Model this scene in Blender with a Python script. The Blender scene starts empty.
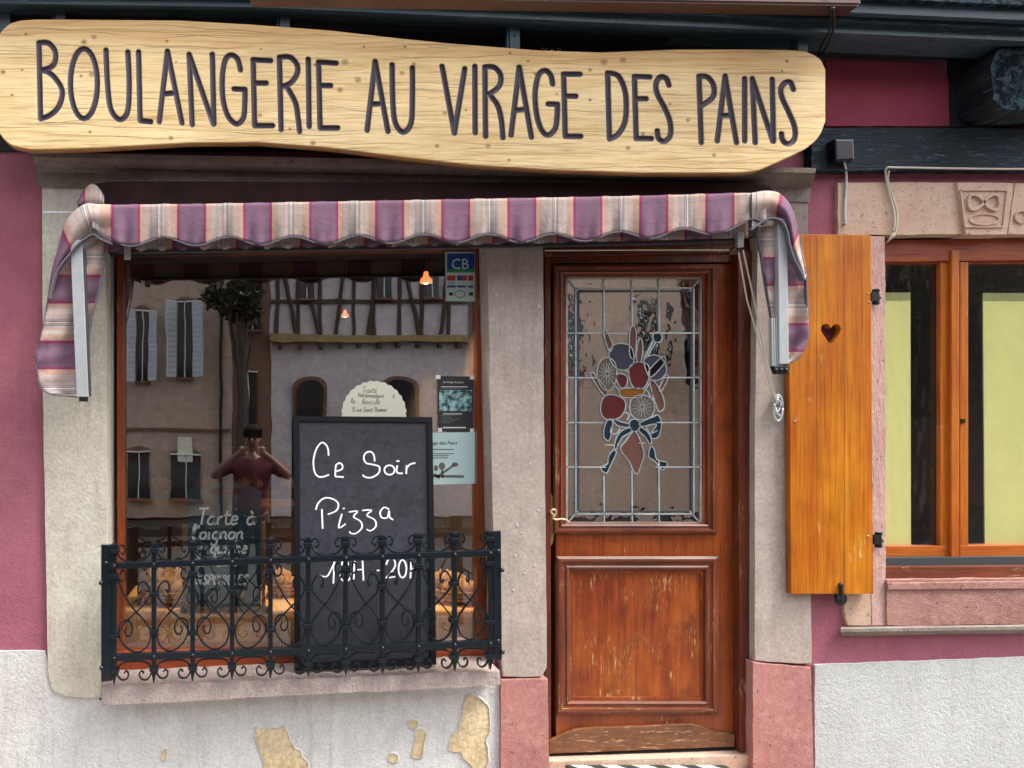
import bpy, bmesh, math, random
import numpy as np
from mathutils import Vector, Matrix
random.seed(7)
rnd = random.Random(11)
C = bpy.context.scene.collection
sc = bpy.context.scene
# ------------------------------------------------------------------ camera, sky, sun, exposure
S, D = 0.0045, 3.5            # metres per pixel on the facade plane, camera distance
FX, FY, EYE = 254.0, 433.0, 1.57
CX = (FX-512)*S
cam_d = bpy.data.cameras.new('camera'); cam = bpy.data.objects.new('camera', cam_d); C.objects.link(cam)
cam.location = (CX, -D, EYE); cam.rotation_euler = (math.radians(90), 0, 0)
cam_d.sensor_width = 36; cam_d.lens = 36*(D/S)/1024
cam_d.shift_x = (512-FX)/1024; cam_d.shift_y = (FY-384)/1024
cam_d.clip_start = 0.02; cam_d.clip_end = 400
sc.camera = cam
w = bpy.data.worlds.new('World'); sc.world = w; w.use_nodes = True
nt = w.node_tree; bg = nt.nodes['Background']; sky = nt.nodes.new('ShaderNodeTexSky')
SUN_EL, SUN_AZ = 60, 115      # azimuth: degrees, compass style (0 = +Y, 90 = +X)
sky.sky_type = 'NISHITA'; sky.sun_disc = False
sky.sun_elevation = math.radians(SUN_EL); sky.sun_rotation = math.radians(SUN_AZ)
sky.air_density = 1.0; sky.dust_density = 4.0; sky.ozone_density = 0.6
hs = nt.nodes.new('ShaderNodeHueSaturation'); hs.inputs['Saturation'].default_value = .35   # thin white cloud
nt.links.new(sky.outputs[0], hs.inputs['Color']); nt.links.new(hs.outputs[0], bg.inputs[0]); bg.inputs[1].default_value = 0.15
sd = bpy.data.lights.new('sun', 'SUN'); sun = bpy.data.objects.new('sun', sd); C.objects.link(sun)
sd.energy = 1.5; sd.angle = math.radians(22); sd.color = (1.0, 0.95, 0.88)
sdir = Vector((math.sin(math.radians(SUN_AZ))*math.cos(math.radians(SUN_EL)), math.cos(math.radians(SUN_AZ))*math.cos(math.radians(SUN_EL)), math.sin(math.radians(SUN_EL))))
sun.rotation_euler = sdir.to_track_quat('Z', 'Y').to_euler(); sun.location = (0, -5, 12)
vs = sc.view_settings; vs.view_transform = 'Standard'; vs.look = 'None'; vs.gamma = 1; vs.use_curve_mapping = False
vs.exposure = 1.78
# ------------------------------------------------------------------ helpers
def P(px, py, y=0.0):
    k = (D+y)/D
    return Vector((CX+(px-FX)*S*k, y, EYE+(FY-py)*S*k))
GL = 0.14                     # depth of the shop window glass
def R(px, py, Y):             # where a thing at depth Y across the street shows in the shop window
    k = (D+2*GL-Y)/D
    return Vector((CX+(px-FX)*S*k, Y, EYE+(FY-py)*S*k))
def lin(c):
    return tuple((v/255/12.92 if v/255 <= .04045 else ((v/255+.055)/1.055)**2.4) for v in c)
def tag(o, label=None, cat=None, group=None, kind=None):
    if label: o['label'] = label
    if cat: o['category'] = cat
    if group: o['group'] = group
    if kind: o['kind'] = kind
    return o
def thing(name, label, cat, loc=(0, 0, 0), group=None):
    o = bpy.data.objects.new(name, None); C.objects.link(o); o.location = loc
    o.empty_display_size = .1
    return tag(o, label, cat, group)
def worldloc(o):
    v = Vector((0, 0, 0))
    while o is not None: v += o.location; o = o.parent
    return v
def link(name, me, mat=None, parent=None, loc=None, smooth=False, mats=None):
    """me is in world coordinates; origin moved to loc (or kept relative to the parent)"""
    o = bpy.data.objects.new(name, me); C.objects.link(o)
    if mats:
        for m in mats: me.materials.append(m)
    elif mat: me.materials.append(mat)
    n = len(me.vertices)
    co = np.empty(n*3, 'f'); me.vertices.foreach_get('co', co); co = co.reshape(-1, 3)
    base = worldloc(parent) if parent else Vector((0, 0, 0))
    org = Vector(loc) if loc is not None else Vector(co.mean(0).tolist()) if n else base
    co = co-np.array(org, 'f'); me.vertices.foreach_set('co', co.ravel())
    if parent: o.parent = parent
    o.location = org-base
    if smooth:
        me.polygons.foreach_set('use_smooth', [True]*len(me.polygons))
    me.update()
    return o
def tomesh(bm, name='m'):
    bmesh.ops.recalc_face_normals(bm, faces=bm.faces)
    me = bpy.data.meshes.new(name); bm.to_mesh(me); bm.free(); return me
def prism(bm, front, back, mi=0):
    """closed prism between two equal rings of points"""
    f = [bm.verts.new(v) for v in front]; b = [bm.verts.new(v) for v in back]; n = len(f)
    fs = [bm.faces.new(f), bm.faces.new(b[::-1])]
    for i in range(n): fs.append(bm.faces.new((f[i], b[i], b[(i+1) % n], f[(i+1) % n])))
    for x in fs: x.material_index = mi
    return f, b, fs
def slab_bm(bm, pts, y0, y1, bevel=0.0, mi=0, seg=2):
    fr = [P(x, y, y0) for x, y in pts]; bk = [Vector((v.x, y1, v.z)) for v in fr]
    f, b, fs = prism(bm, fr, bk, mi)
    if bevel:
        fset = set(f)
        es = [e for v in f for e in v.link_edges if e.verts[0] in fset and e.verts[1] in fset]
        es = list(dict.fromkeys(es))
        bmesh.ops.bevel(bm, geom=es, offset=bevel, segments=seg, affect='EDGES', profile=.6)
def slab(name, pts, y0, y1, mat, parent=None, bevel=0.0, smooth=False, seg=2):
    bm = bmesh.new(); slab_bm(bm, pts, y0, y1, bevel, seg=seg)
    return link(name, tomesh(bm), mat, parent)
def rc(x0, y0, x1, y1): return [(x0, y0), (x1, y0), (x1, y1), (x0, y1)]
def rect(name, x0, y0, x1, y1, d0, d1, mat, parent=None, bevel=0.0):
    return slab(name, rc(x0, y0, x1, y1), d0, d1, mat, parent, bevel)
def box_bm(bm, a, b, mi=0):
    xs, ys, zs = zip(a, b)
    fr = [Vector((x, min(ys), z)) for x, z in ((xs[0], zs[0]), (xs[1], zs[0]), (xs[1], zs[1]), (xs[0], zs[1]))]
    bk = [Vector((v.x, max(ys), v.z)) for v in fr]
    return prism(bm, fr, bk, mi)
def box(name, a, b, mat, parent=None, bevel=0):
    bm = bmesh.new(); box_bm(bm, a, b)
    if bevel: bmesh.ops.bevel(bm, geom=bm.edges[:], offset=bevel, segments=2, affect='EDGES')
    return link(name, tomesh(bm), mat, parent)
def jag(pts, step=6, amp=.5, closed=True, seed=1):
    r = random.Random(seed); out = []
    n = len(pts)
    for i in range(n if closed else n-1):
        a, b = pts[i], pts[(i+1) % n]; L = math.hypot(b[0]-a[0], b[1]-a[1]); k = max(1, int(L/step))
        for j in range(k):
            t = j/k; q = 0 if j == 0 and amp < 1 else 1
            out.append((a[0]+(b[0]-a[0])*t+q*r.uniform(-amp, amp), a[1]+(b[1]-a[1])*t+q*r.uniform(-amp, amp)))
    return out
def plate(name, outline, holes, y0, y1, mat, parent=None, bevel=0.0):
    """flat shape with holes, points in facade pixels, front depth y0"""
    cu = bpy.data.curves.new('c', 'CURVE'); cu.dimensions = '2D'; cu.fill_mode = 'BOTH'
    for pts in [outline]+holes:
        sp = cu.splines.new('POLY'); sp.points.add(len(pts)-1)
        for i, (x, y) in enumerate(pts):
            v = P(x, y, y0); sp.points[i].co = (v.x, v.z, 0, 1)
        sp.use_cyclic_u = True
    cu.extrude = abs(y1-y0)/2-bevel; cu.bevel_depth = bevel; cu.bevel_resolution = 1; cu.offset = -bevel
    o = bpy.data.objects.new('tmp', cu); C.objects.link(o)
    bpy.context.view_layer.update()
    me = bpy.data.meshes.new_from_object(o.evaluated_get(bpy.context.evaluated_depsgraph_get()))
    bpy.data.objects.remove(o); me.materials.clear()
    n = len(me.vertices); co = np.empty(n*3, 'f'); me.vertices.foreach_get('co', co); co = co.reshape(-1, 3)
    mid = (y0+y1)/2
    new = np.stack([co[:, 0], mid-co[:, 2], co[:, 1]], 1)
    me.vertices.foreach_set('co', new.ravel().astype('f'))
    return link(name, me, mat, parent)
def smooth_line(pts, n=6, closed=False):
    out = []; m = len(pts)
    if m < 3: return [tuple(p) for p in pts]
    rng = range(m if closed else m-1)
    g = (lambda i: pts[i % m]) if closed else (lambda i: pts[max(0, min(m-1, i))])
    for i in rng:
        p0, p1, p2, p3 = g(i-1), g(i), g(i+1), g(i+2)
        for j in range(n):
            t = j/n
            out.append(tuple(.5*(2*p1[k]+(p2[k]-p0[k])*t+(2*p0[k]-5*p1[k]+4*p2[k]-p3[k])*t*t+(3*p1[k]-p0[k]-3*p2[k]+p3[k])*t**3) for k in range(len(p1))))
    if not closed: out.append(tuple(pts[-1]))
    return out
def strap(bm, pts, yf, wpx, depth, closed=False, mi=0, taper=False):
    """flat bar bent along pixel points; yf depth or function of py; wpx width in pixels"""
    if not callable(yf): yv = yf; yf = lambda q: yv
    n = len(pts); rings = []
    for i in range(n):
        a = pts[(i-1) % n if closed else max(0, i-1)]; b = pts[(i+1) % n if closed else min(n-1, i+1)]
        tx, ty = b[0]-a[0], b[1]-a[1]; L = math.hypot(tx, ty) or 1
        nx, ny = -ty/L, tx/L; ww = wpx/2
        if taper: ww *= .55+.45*min(1, 4*min(i, n-1-i)/n)
        y = yf(pts[i][1])
        p = [P(pts[i][0]+nx*ww, pts[i][1]+ny*ww, y), P(pts[i][0]-nx*ww, pts[i][1]-ny*ww, y)]
        q = [Vector((v.x, v.y+depth, v.z)) for v in p]
        rings.append([bm.verts.new(v) for v in (p[0], p[1], q[1], q[0])])
    for i in range(n if closed else n-1):
        r0, r1 = rings[i], rings[(i+1) % n]
        for k in range(4):
            bm.faces.new((r0[k], r0[(k+1) % 4], r1[(k+1) % 4], r1[k])).material_index = mi
    if not closed:
        bm.faces.new(rings[0][::-1]).material_index = mi; bm.faces.new(rings[-1]).material_index = mi
def tube(bm, pts, r, n=8, mi=0):
    pts = [Vector(p) for p in pts]; m = len(pts); rings = []; up = Vector((.3, .2, 1)).normalized()
    for i in range(m):
        t = (pts[min(m-1, i+1)]-pts[max(0, i-1)])
        t = t.normalized() if t.length > 1e-9 else Vector((0, 0, 1))
        u = t.cross(up)
        if u.length < .15: u = t.cross(Vector((1, 0, 0)))
        u.normalize(); v = t.cross(u); rr = r(i/(m-1)) if callable(r) else r
        rings.append([bm.verts.new(pts[i]+(u*math.cos(2*math.pi*k/n)+v*math.sin(2*math.pi*k/n))*rr) for k in range(n)])
    for i in range(m-1):
        for k in range(n): bm.faces.new((rings[i][k], rings[i][(k+1) % n], rings[i+1][(k+1) % n], rings[i+1][k])).material_index = mi
    bm.faces.new(rings[0][::-1]).material_index = mi; bm.faces.new(rings[-1]).material_index = mi
def lathe(bm, c, prof, n=20, axis='Z', mi=0):
    c = Vector(c); rings = []
    for r, h in prof:
        ring = []
        for k in range(n):
            a = 2*math.pi*k/n
            d = Vector((r*math.cos(a), r*math.sin(a), h)) if axis == 'Z' else Vector((r*math.cos(a), h, r*math.sin(a)))
            ring.append(bm.verts.new(c+d))
        rings.append(ring)
    for i in range(len(rings)-1):
        for k in range(n): bm.faces.new((rings[i][k], rings[i][(k+1) % n], rings[i+1][(k+1) % n], rings[i+1][k])).material_index = mi
    bm.faces.new(rings[0][::-1]).material_index = mi; bm.faces.new(rings[-1]).material_index = mi
def sphere_bm(bm, c, r, mi=0, seg=10):
    g = bmesh.ops.create_uvsphere(bm, u_segments=seg, v_segments=max(5, seg//2+1), radius=1)
    rr = r if hasattr(r, '__len__') else (r, r, r)
    for v in g['verts']: v.co = Vector((v.co.x*rr[0]+c[0], v.co.y*rr[1]+c[1], v.co.z*rr[2]+c[2]))
def grid(name, fn, nu, nv, mat, parent=None, uv=None, thick=0.0, smooth=True):
    me = bpy.data.meshes.new(name)
    vs_ = [fn(i/nu, j/nv) for j in range(nv+1) for i in range(nu+1)]
    fs = [(j*(nu+1)+i, j*(nu+1)+i+1, (j+1)*(nu+1)+i+1, (j+1)*(nu+1)+i) for j in range(nv) for i in range(nu)]
    me.from_pydata([tuple(v) for v in vs_], [], fs)
    if uv:
        l = me.uv_layers.new(name='UVMap')
        for p in me.polygons:
            for li, vi in zip(p.loop_indices, p.vertices):
                i, j = vi % (nu+1), vi//(nu+1); l.data[li].uv = uv(i/nu, j/nv)
    o = link(name, me, mat, parent, smooth=smooth)
    if thick:
        m = o.modifiers.new('thickness', 'SOLIDIFY'); m.thickness = thick; m.offset = 0
    return o
# ------------------------------------------------------------------ materials
class N:
    def __init__(s, name):
        s.m = bpy.data.materials.new(name); s.m.use_nodes = True; s.t = s.m.node_tree; s.t.nodes.clear()
        s.out = s.t.nodes.new('ShaderNodeOutputMaterial'); s.b = s.t.nodes.new('ShaderNodeBsdfPrincipled')
        s.t.links.new(s.b.outputs[0], s.out.inputs[0])
        s.tc = s.t.nodes.new('ShaderNodeTexCoord').outputs['Object']; s.h = []
    def n(s, t, **k):
        x = s.t.nodes.new('ShaderNode'+t)
        for a, v in k.items(): setattr(x, a, v)
        return x
    def L(s, a, b): s.t.links.new(a, b)
    def vec(s, scale=(1, 1, 1), rot=(0, 0, 0), loc=(0, 0, 0)):
        m = s.n('Mapping'); s.L(s.tc, m.inputs[0]); m.inputs['Scale'].default_value = scale; m.inputs['Rotation'].default_value = rot; m.inputs['Location'].default_value = loc
        return m.outputs[0]
    def noise(s, sc_, det=4, rough=.55, vec=None, dist=0.0):
        x = s.n('TexNoise'); x.inputs['Scale'].default_value = sc_; x.inputs['Detail'].default_value = det; x.inputs['Roughness'].default_value = rough; x.inputs['Distortion'].default_value = dist
        s.L(vec if vec is not None else s.tc, x.inputs['Vector']); return x.outputs['Fac']
    def ramp(s, f, stops, interp='LINEAR'):
        r = s.n('ValToRGB'); r.color_ramp.interpolation = interp; e = r.color_ramp.elements
        while len(e) < len(stops): e.new(.5)
        for x, (p, c) in zip(e, stops):
            x.position = p; x.color = (c, c, c, 1) if not hasattr(c, '__len__') else (*c[:3], 1)
        s.L(f, r.inputs[0]); return r.outputs[0]
    def mix(s, f, a, b, mode='MIX'):
        m = s.n('Mix', data_type='RGBA', blend_type=mode)
        for v, i in ((f, 0), (a, 6), (b, 7)):
            if hasattr(v, 'is_output') or isinstance(v, bpy.types.NodeSocket): s.L(v, m.inputs[i])
            elif i == 0: m.inputs[i].default_value = v
            else: m.inputs[i].default_value = (*v[:3], 1)
        return m.outputs[2]
    def math(s, op, a, b=0.0):
        m = s.n('Math', operation=op)
        for i, v in enumerate((a, b)):
            if isinstance(v, bpy.types.NodeSocket): s.L(v, m.inputs[i])
            else: m.inputs[i].default_value = v
        return m.outputs[0]
    def color(s, c):
        if isinstance(c, bpy.types.NodeSocket): s.L(c, s.b.inputs['Base Color'])
        else: s.b.inputs['Base Color'].default_value = (*c[:3], 1)
    def rough(s, r):
        if isinstance(r, bpy.types.NodeSocket): s.L(r, s.b.inputs['Roughness'])
        else: s.b.inputs['Roughness'].default_value = r
    def bump(s, f, strength=.5, dist=.002):
        b = s.n('Bump'); b.inputs['Strength'].default_value = strength; b.inputs['Distance'].default_value = dist
        s.L(f, b.inputs['Height'])
        if s.h: s.L(s.h[-1], b.inputs['Normal'])
        s.h.append(b.outputs[0]); s.L(b.outputs[0], s.b.inputs['Normal'])
def plain(name, c, rough=.5, metal=0.0, var=.0, bump=0, bscale=60, spec=.5, emis=None):
    g = N(name)
    if var:
        f = g.noise(9, 5); f2 = g.noise(bscale, 4)
        k = g.ramp(f, [(.3, 1-var), (.7, 1+var)]); k2 = g.ramp(f2, [(.3, 1-var*.6), (.7, 1+var*.6)])
        g.color(g.mix(1.0, g.mix(1.0, c, k, 'MULTIPLY'), k2, 'MULTIPLY'))
        g.rough(g.ramp(f2, [(.3, max(0, rough-.12)), (.7, min(1, rough+.1))]))
    else: g.color(c); g.rough(rough)
    g.b.inputs['Metallic'].default_value = metal; g.b.inputs['Specular IOR Level'].default_value = spec
    if bump: g.bump(g.noise(bscale, 5), bump, .002)
    if emis: g.b.inputs['Emission Color'].default_value = (*c, 1); g.b.inputs['Emission Strength'].default_value = emis
    return g.m
def stucco(name, c, c2=None, grain=150, dist=.003, stain=.12, streak=0, stainc=(.3, .27, .22)):
    g = N(name); c2 = c2 or tuple(v*.8 for v in c)
    big = g.noise(1.6, 6, .6); med = g.noise(11, 6, .65); fine = g.noise(grain, 3, .6); fine2 = g.noise(grain*.35, 4, .6)
    col = g.mix(g.ramp(big, [(.3, 0), (.7, 1)]), c, c2)
    col = g.mix(1.0, col, g.ramp(med, [(.25, 1-stain), (.75, 1+stain)]), 'MULTIPLY')
    col = g.mix(1.0, col, g.ramp(fine, [(.3, .84), (.7, 1.12)]), 'MULTIPLY')
    if streak:
        st = g.noise(4, 5, .6, g.vec((6, 6, .6)))
        col = g.mix(g.math('MULTIPLY', g.ramp(st, [(.52, 0), (.72, 1)]), streak), col, stainc)
    g.color(col); g.rough(.92); g.b.inputs['Specular IOR Level'].default_value = .25
    g.bump(fine2, .55, dist*1.6); g.bump(fine, .8, dist)
    return g.m
def stone(name, c, c2, c3, dist=.003, chisel=False, grain=90, vein=None):
    g = N(name)
    big = g.noise(3, 6, .65, dist=.4); med = g.noise(22, 6, .7); fine = g.noise(grain*2, 3)
    col = g.mix(g.ramp(big, [(.33, 0), (.62, 1)]), c, c2)
    col = g.mix(g.ramp(med, [(.5, 0), (.75, .7)]), col, c3)
    col = g.mix(1.0, col, g.ramp(fine, [(.25, .82), (.75, 1.14)]), 'MULTIPLY')
    pit = g.ramp(g.noise(60, 2), [(.30, .55), (.36, 1)])
    col = g.mix(1.0, col, pit, 'MULTIPLY')
    if vein:
        wv = g.n('TexWave'); wv.inputs['Scale'].default_value = 5; wv.inputs['Distortion'].default_value = 6; wv.inputs['Detail'].default_value = 3
        g.L(g.vec((1, 1, 3), (0, .35, 0)), wv.inputs['Vector'])
        col = g.mix(g.math('MULTIPLY', wv.outputs['Fac'], .5), col, vein)
    g.color(col); g.rough(.88); g.b.inputs['Specular IOR Level'].default_value = .3
    if chisel:
        ch = g.noise(35, 2, .5, g.vec((2.2, 1, .5), (0, .5, 0))); g.bump(ch, .9, .006)
    g.bump(med, .6, dist*2); g.bump(fine, .6, dist)
    return g.m
def wood(name, c1, c2, c3, axis='Z', rough=.35, wear=0, wearc=(.5, .4, .28), dirt=0, coat=0, freq=1.0, bump=.4):
    g = N(name)
    sc_ = {'Z': (14, 14, .9), 'X': (.9, 14, 14)}[axis]
    v = g.vec(sc_); a = g.noise(3*freq, 6, .6, v, .3); v2 = g.vec(tuple(q*4 if q > 2 else q*1.5 for q in sc_)); b = g.noise(4*freq, 4, .6, v2)
    big = g.noise(2.2, 4, .6, g.vec((2, 2, .8) if axis == 'Z' else (.8, 2, 2)))
    col = g.mix(g.ramp(a, [(.33, 0), (.66, 1)]), c1, c2)
    col = g.mix(g.ramp(big, [(.4, 0), (.7, .8)]), col, c3)
    col = g.mix(1.0, col, g.ramp(b, [(.28, .72), (.6, 1.1)]), 'MULTIPLY')
    if wear:
        v3 = g.vec((60, 60, 9) if axis == 'Z' else (9, 60, 60)); sp = g.noise(1.5, 6, .75, v3); reg = g.noise(5, 3, .6)
        f = g.math('MULTIPLY', g.ramp(sp, [(.56, 0), (.62, 1)]), g.ramp(reg, [(.62-wear*.22, 0), (.75-wear*.22, 1)]))
        col = g.mix(f, col, wearc); g.bump(f, .5, .001)
    if dirt:
        d = g.noise(7, 6, .7); col = g.mix(g.ramp(d, [(.5, 0), (.75, dirt)]), col, (.02, .01, .008))
    g.color(col); g.rough(g.ramp(b, [(.3, rough-.08), (.7, rough+.18)]))
    g.bump(b, bump, .0015); g.b.inputs['Specular IOR Level'].default_value = .3
    if coat: g.b.inputs['Coat Weight'].default_value = coat; g.b.inputs['Coat Roughness'].default_value = .25
    return g.m
M = {}
M['purple'] = stucco('purple_stucco', (.31, .095, .132), (.35, .125, .155), 170, .0045, .14, .25, (.20, .07, .09))
M['purple_dark'] = stucco('wine_red_infill', (.24, .035, .06), (.28, .055, .085), 170, .001, .08)
M['grey'] = stucco('grey_stucco', (.64, .64, .62), (.52, .50, .48), 120, .0045, .10, .35, (.25, .22, .2))
M['greyL'] = stucco('pale_grey_stucco', (.50, .51, .50), (.42, .43, .42), 130, .004, .06, .3, (.30, .28, .26))
M['pilaster'] = stucco('pilaster_render', (.54, .52, .43), (.46, .41, .34), 70, .003, .14, .4, (.24, .2, .16))
M['pilaster2'] = stucco('pilaster_render_pinkish', (.43, .355, .31), (.35, .29, .255), 60, .002, .16, .45, (.2, .16, .14))
M['cream'] = stucco('peeled_cream_plaster', (.66, .56, .38), (.46, .33, .17), 45, .006, .35)
M['cornice'] = stone('cornice_stone', (.28, .235, .20), (.19, .155, .13), (.11, .09, .075), .003)
M['pink'] = stone('pink_sandstone', (.42, .19, .165), (.32, .14, .125), (.50, .30, .26), .0025)
M['lintel'] = stone('beige_pink_sandstone', (.56, .42, .31), (.48, .32, .24), (.42, .25, .18), .003)
M['jamb'] = stone('chiselled_pink_sandstone', (.52, .33, .28), (.43, .25, .22), (.6, .45, .4), .003, True)
M['sillstone'] = stone('red_sandstone_sill', (.38, .20, .165), (.27, .13, .11), (.50, .32, .26), .005)
M['wsill'] = stone('grey_pink_window_sill', (.42, .35, .32), (.33, .26, .24), (.50, .44, .40), .007, True)
M['door'] = wood('varnished_door_wood', (.24, .045, .008), (.15, .023, .005), (.31, .075, .012), 'Z', .32, .25, (.5, .3, .14), .55, .25)
M['doorx'] = wood('varnished_door_rail_wood', (.24, .045, .008), (.15, .023, .005), (.31, .075, .012), 'X', .32, .3, (.5, .3, .14), .55, .25)
M['doorp'] = wood('worn_door_panel_wood', (.24, .042, .006), (.13, .016, .005), (.36, .095, .010), 'Z', .42, .6, (.5, .30, .13), .6, .1)
M['doorm'] = wood('worn_door_moulding_wood', (.15, .035, .014), (.09, .022, .010), (.22, .06, .025), 'X', .4, .5, (.4, .25, .14), .5, .1)
M['doormz'] = wood('worn_door_moulding_upright', (.15, .035, .014), (.09, .022, .010), (.22, .06, .025), 'Z', .4, .5, (.4, .25, .14), .5, .1)
M['kick'] = wood('weathered_kick_board_wood', (.17, .07, .03), (.11, .045, .022), (.2, .08, .035), 'X', .6, 1.5, (.42, .26, .14), .5)
M['doorframe'] = wood('dark_door_frame_wood', (.11, .022, .010), (.06, .014, .008), (.17, .04, .014), 'Z', .4, .5, (.3, .18, .1), .5)
M['frame'] = wood('orange_window_frame_wood', (.20, .040, .009), (.12, .022, .006), (.26, .06, .010), 'Z', .3, .35, (.55, .35, .15), .3, .3)
M['framex'] = wood('red_brown_window_rail_wood', (.28, .05, .012), (.18, .028, .008), (.34, .07, .014), 'X', .3, .2, (.5, .3, .14), .4, .3)
M['framer'] = wood('bright_orange_frame_wood', (.44, .115, .010), (.28, .055, .006), (.50, .16, .015), 'Z', .35, .35, (.6, .38, .15), .3, .1)
M['framerx'] = wood('bright_orange_rail_wood', (.40, .095, .009), (.26, .05, .006), (.46, .13, .012), 'X', .35, .3, (.6, .38, .15), .3, .1)
M['shutter'] = wood('orange_varnished_shutter_wood', (.53, .195, .002), (.38, .10, .001), (.30, .055, .001), 'Z', .42, .12, (.6, .4, .18), .25, .06, .6, .25)
M['dark'] = wood('blue_black_painted_timber', (.005, .013, .021), (.002, .006, .010), (.012, .030, .045), 'X', .6, 1.3, (.06, .10, .125), 0, 0, .7, 1.0)
for n_ in M['dark'].node_tree.nodes:
    if n_.type == 'BUMP': n_.inputs['Distance'].default_value = .008
M['fascia'] = wood('dark_blue_painted_fascia', (.045, .075, .095), (.030, .052, .07), (.07, .105, .125), 'X', .3, .5, (.17, .2, .21), 0, 0, 1, .4)
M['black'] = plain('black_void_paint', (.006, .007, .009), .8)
M['iron'] = plain('black_blue_painted_iron', (.003, .007, .011), .3, 0, 0, 0, 90, .5)
M['blackmetal'] = plain('black_iron_fitting', (.012, .013, .015), .45, .3, .2, .2, 120)
M['alu'] = plain('brushed_grey_aluminium', (.42, .44, .45), .42, .35, .05)
M['aludark'] = plain('dark_channel', (.06, .065, .07), .5, .4)
M['rope'] = plain('pale_rope', (.55, .5, .42), .9, 0, .15, .5, 300)
M['brass'] = plain('tarnished_brass', (.30, .2, .08), .38, .8, .3, .3, 80)
M['leverm'] = plain('pale_worn_brass_lever', (.62, .48, .30), .35, .5, .1)
M['brownmetal'] = plain('brown_painted_metal', (.085, .038, .03), .38, .2, .12)
M['board'] = plain('dark_slate_blackboard', (.030, .031, .041), .42, 0, .18, .03, 40, .5)
M['boardframe'] = plain('black_lacquered_frame', (.006, .007, .010), .3, 0, 0, 0, 60, .45)
M['chalk'] = plain('white_chalk_marker', (.93, .97, .95), .8, 0, .02)
M['whitefish'] = plain('white_paper', (.80, .82, .78), .7, 0, .02)
M['tealpaper'] = plain('pale_teal_paper', (.55, .74, .72), .7, 0, .03)
M['ink'] = plain('black_ink', (.03, .03, .035), .6)
M['inkgrey'] = plain('grey_ink', (.14, .15, .12), .6)
M['doily'] = plain('cream_card', (.74, .73, .58), .8, 0, .03)
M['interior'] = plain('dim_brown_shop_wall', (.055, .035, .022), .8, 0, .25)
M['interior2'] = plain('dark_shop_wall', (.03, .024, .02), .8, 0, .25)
M['shelf'] = wood('brown_shelf_wood', (.28, .13, .05), (.2, .09, .035), (.32, .16, .07), 'X', .4)
M['bulb'] = plain('lit_lamp_bulb', (1.0, .62, .28), .5, emis=14)
M['shelfdark'] = wood('dark_brown_shelf_wood', (.10, .045, .018), (.06, .028, .012), (.12, .06, .025), 'X', .5)
M['lampshade'] = plain('orange_glowing_shade', (.8, .2, .06), .5, emis=.8)
M['wicker'] = plain('woven_wicker', (.42, .25, .10), .8, 0, .35, .9, 130)
M['bread'] = plain('baked_bread_crust', (.50, .27, .09), .7, 0, .3, .5, 40)
M['curtain'] = plain('pale_yellow_green_blind', (.93, .89, .40), .85, 0, .035, .15, 40)
M['hem'] = plain('olive_blind_hem', (.42, .44, .20), .8, 0, .1)
M['asphalt'] = stucco('asphalt', (.035, .034, .034), (.028, .027, .027), 90, .003, .15)
M['paving'] = stucco('pavement_slabs', (.28, .26, .24), (.22, .21, .2), 90, .003, .15)
M['kerb'] = stone('granite_kerb', (.32, .31, .30), (.26, .25, .24), (.2, .19, .18), .002)
M['skin'] = plain('skin', (.20, .10, .07), .6)
M['hair'] = plain('dark_hair', (.008, .006, .005), .9, spec=.1)
M['shirt'] = plain('maroon_cotton', (.085, .010, .020), .85, 0, .1)
M['jeans'] = plain('dark_jeans', (.012, .014, .022), .85, 0, .1)
M['phone'] = plain('black_phone_glass', (.01, .01, .012), .15)
def glass_mat(name, refl, tint=(1, 1, 1), wob=0, wobscale=6, rough=0.0, stretch=None):
    g = N(name); t = g.t; t.nodes.remove(g.b)
    tr = g.n('BsdfTransparent'); tr.inputs[0].default_value = (*tint, 1)
    gl = g.n('BsdfGlossy'); gl.inputs['Roughness'].default_value = rough; gl.inputs[0].default_value = (1, 1, 1, 1)
    lw = g.n('LayerWeight'); lw.inputs[0].default_value = .25
    f = g.math('ADD', g.math('MULTIPLY', lw.outputs['Fresnel'], .6), refl)
    f = g.math('MINIMUM', f, .95)
    mx = g.n('MixShader'); g.L(f, mx.inputs[0]); g.L(tr.outputs[0], mx.inputs[1]); g.L(gl.outputs[0], mx.inputs[2]); g.L(mx.outputs[0], g.out.inputs[0])
    if wob:
        b = g.n('Bump'); b.inputs['Strength'].default_value = 1; b.inputs['Distance'].default_value = wob
        g.L(g.noise(wobscale, 2, .4, g.vec(stretch) if stretch else None), b.inputs['Height']); g.L(b.outputs[0], gl.inputs['Normal'])
    return g.m
M['glass'] = glass_mat('shop_window_glass', .225, (.97, .98, .97), .0007, 2.6)
M['wglass'] = glass_mat('old_wavy_window_glass', .045, (.99, 1, .98), .0035, 9, 0, (1.6, 1, .7))
M['dglass'] = glass_mat('door_glass', .44, (.97, .93, .83), .0013, 12)
def stained(name, c):
    g = N(name); g.t.nodes.remove(g.b)
    tr = g.n('BsdfTransparent'); tr.inputs[0].default_value = (*[v**.5*.8 for v in c], 1)
    df = g.n('BsdfPrincipled'); df.inputs['Base Color'].default_value = (*c, 1); df.inputs['Roughness'].default_value = .18
    mx = g.n('MixShader'); mx.inputs[0].default_value = .5
    g.L(tr.outputs[0], mx.inputs[1]); g.L(df.outputs[0], mx.inputs[2]); g.L(mx.outputs[0], g.out.inputs[0])
    b = g.n('Bump'); b.inputs['Strength'].default_value = .6; b.inputs['Distance'].default_value = .002
    g.L(g.noise(70, 4), b.inputs['Height']); g.L(b.outputs[0], df.inputs['Normal'])
    return g.m
M['s_blue'] = stained('slate_blue_glass', (.10, .10, .145)); M['s_red'] = stained('dark_red_glass', (.20, .045, .05))
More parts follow.
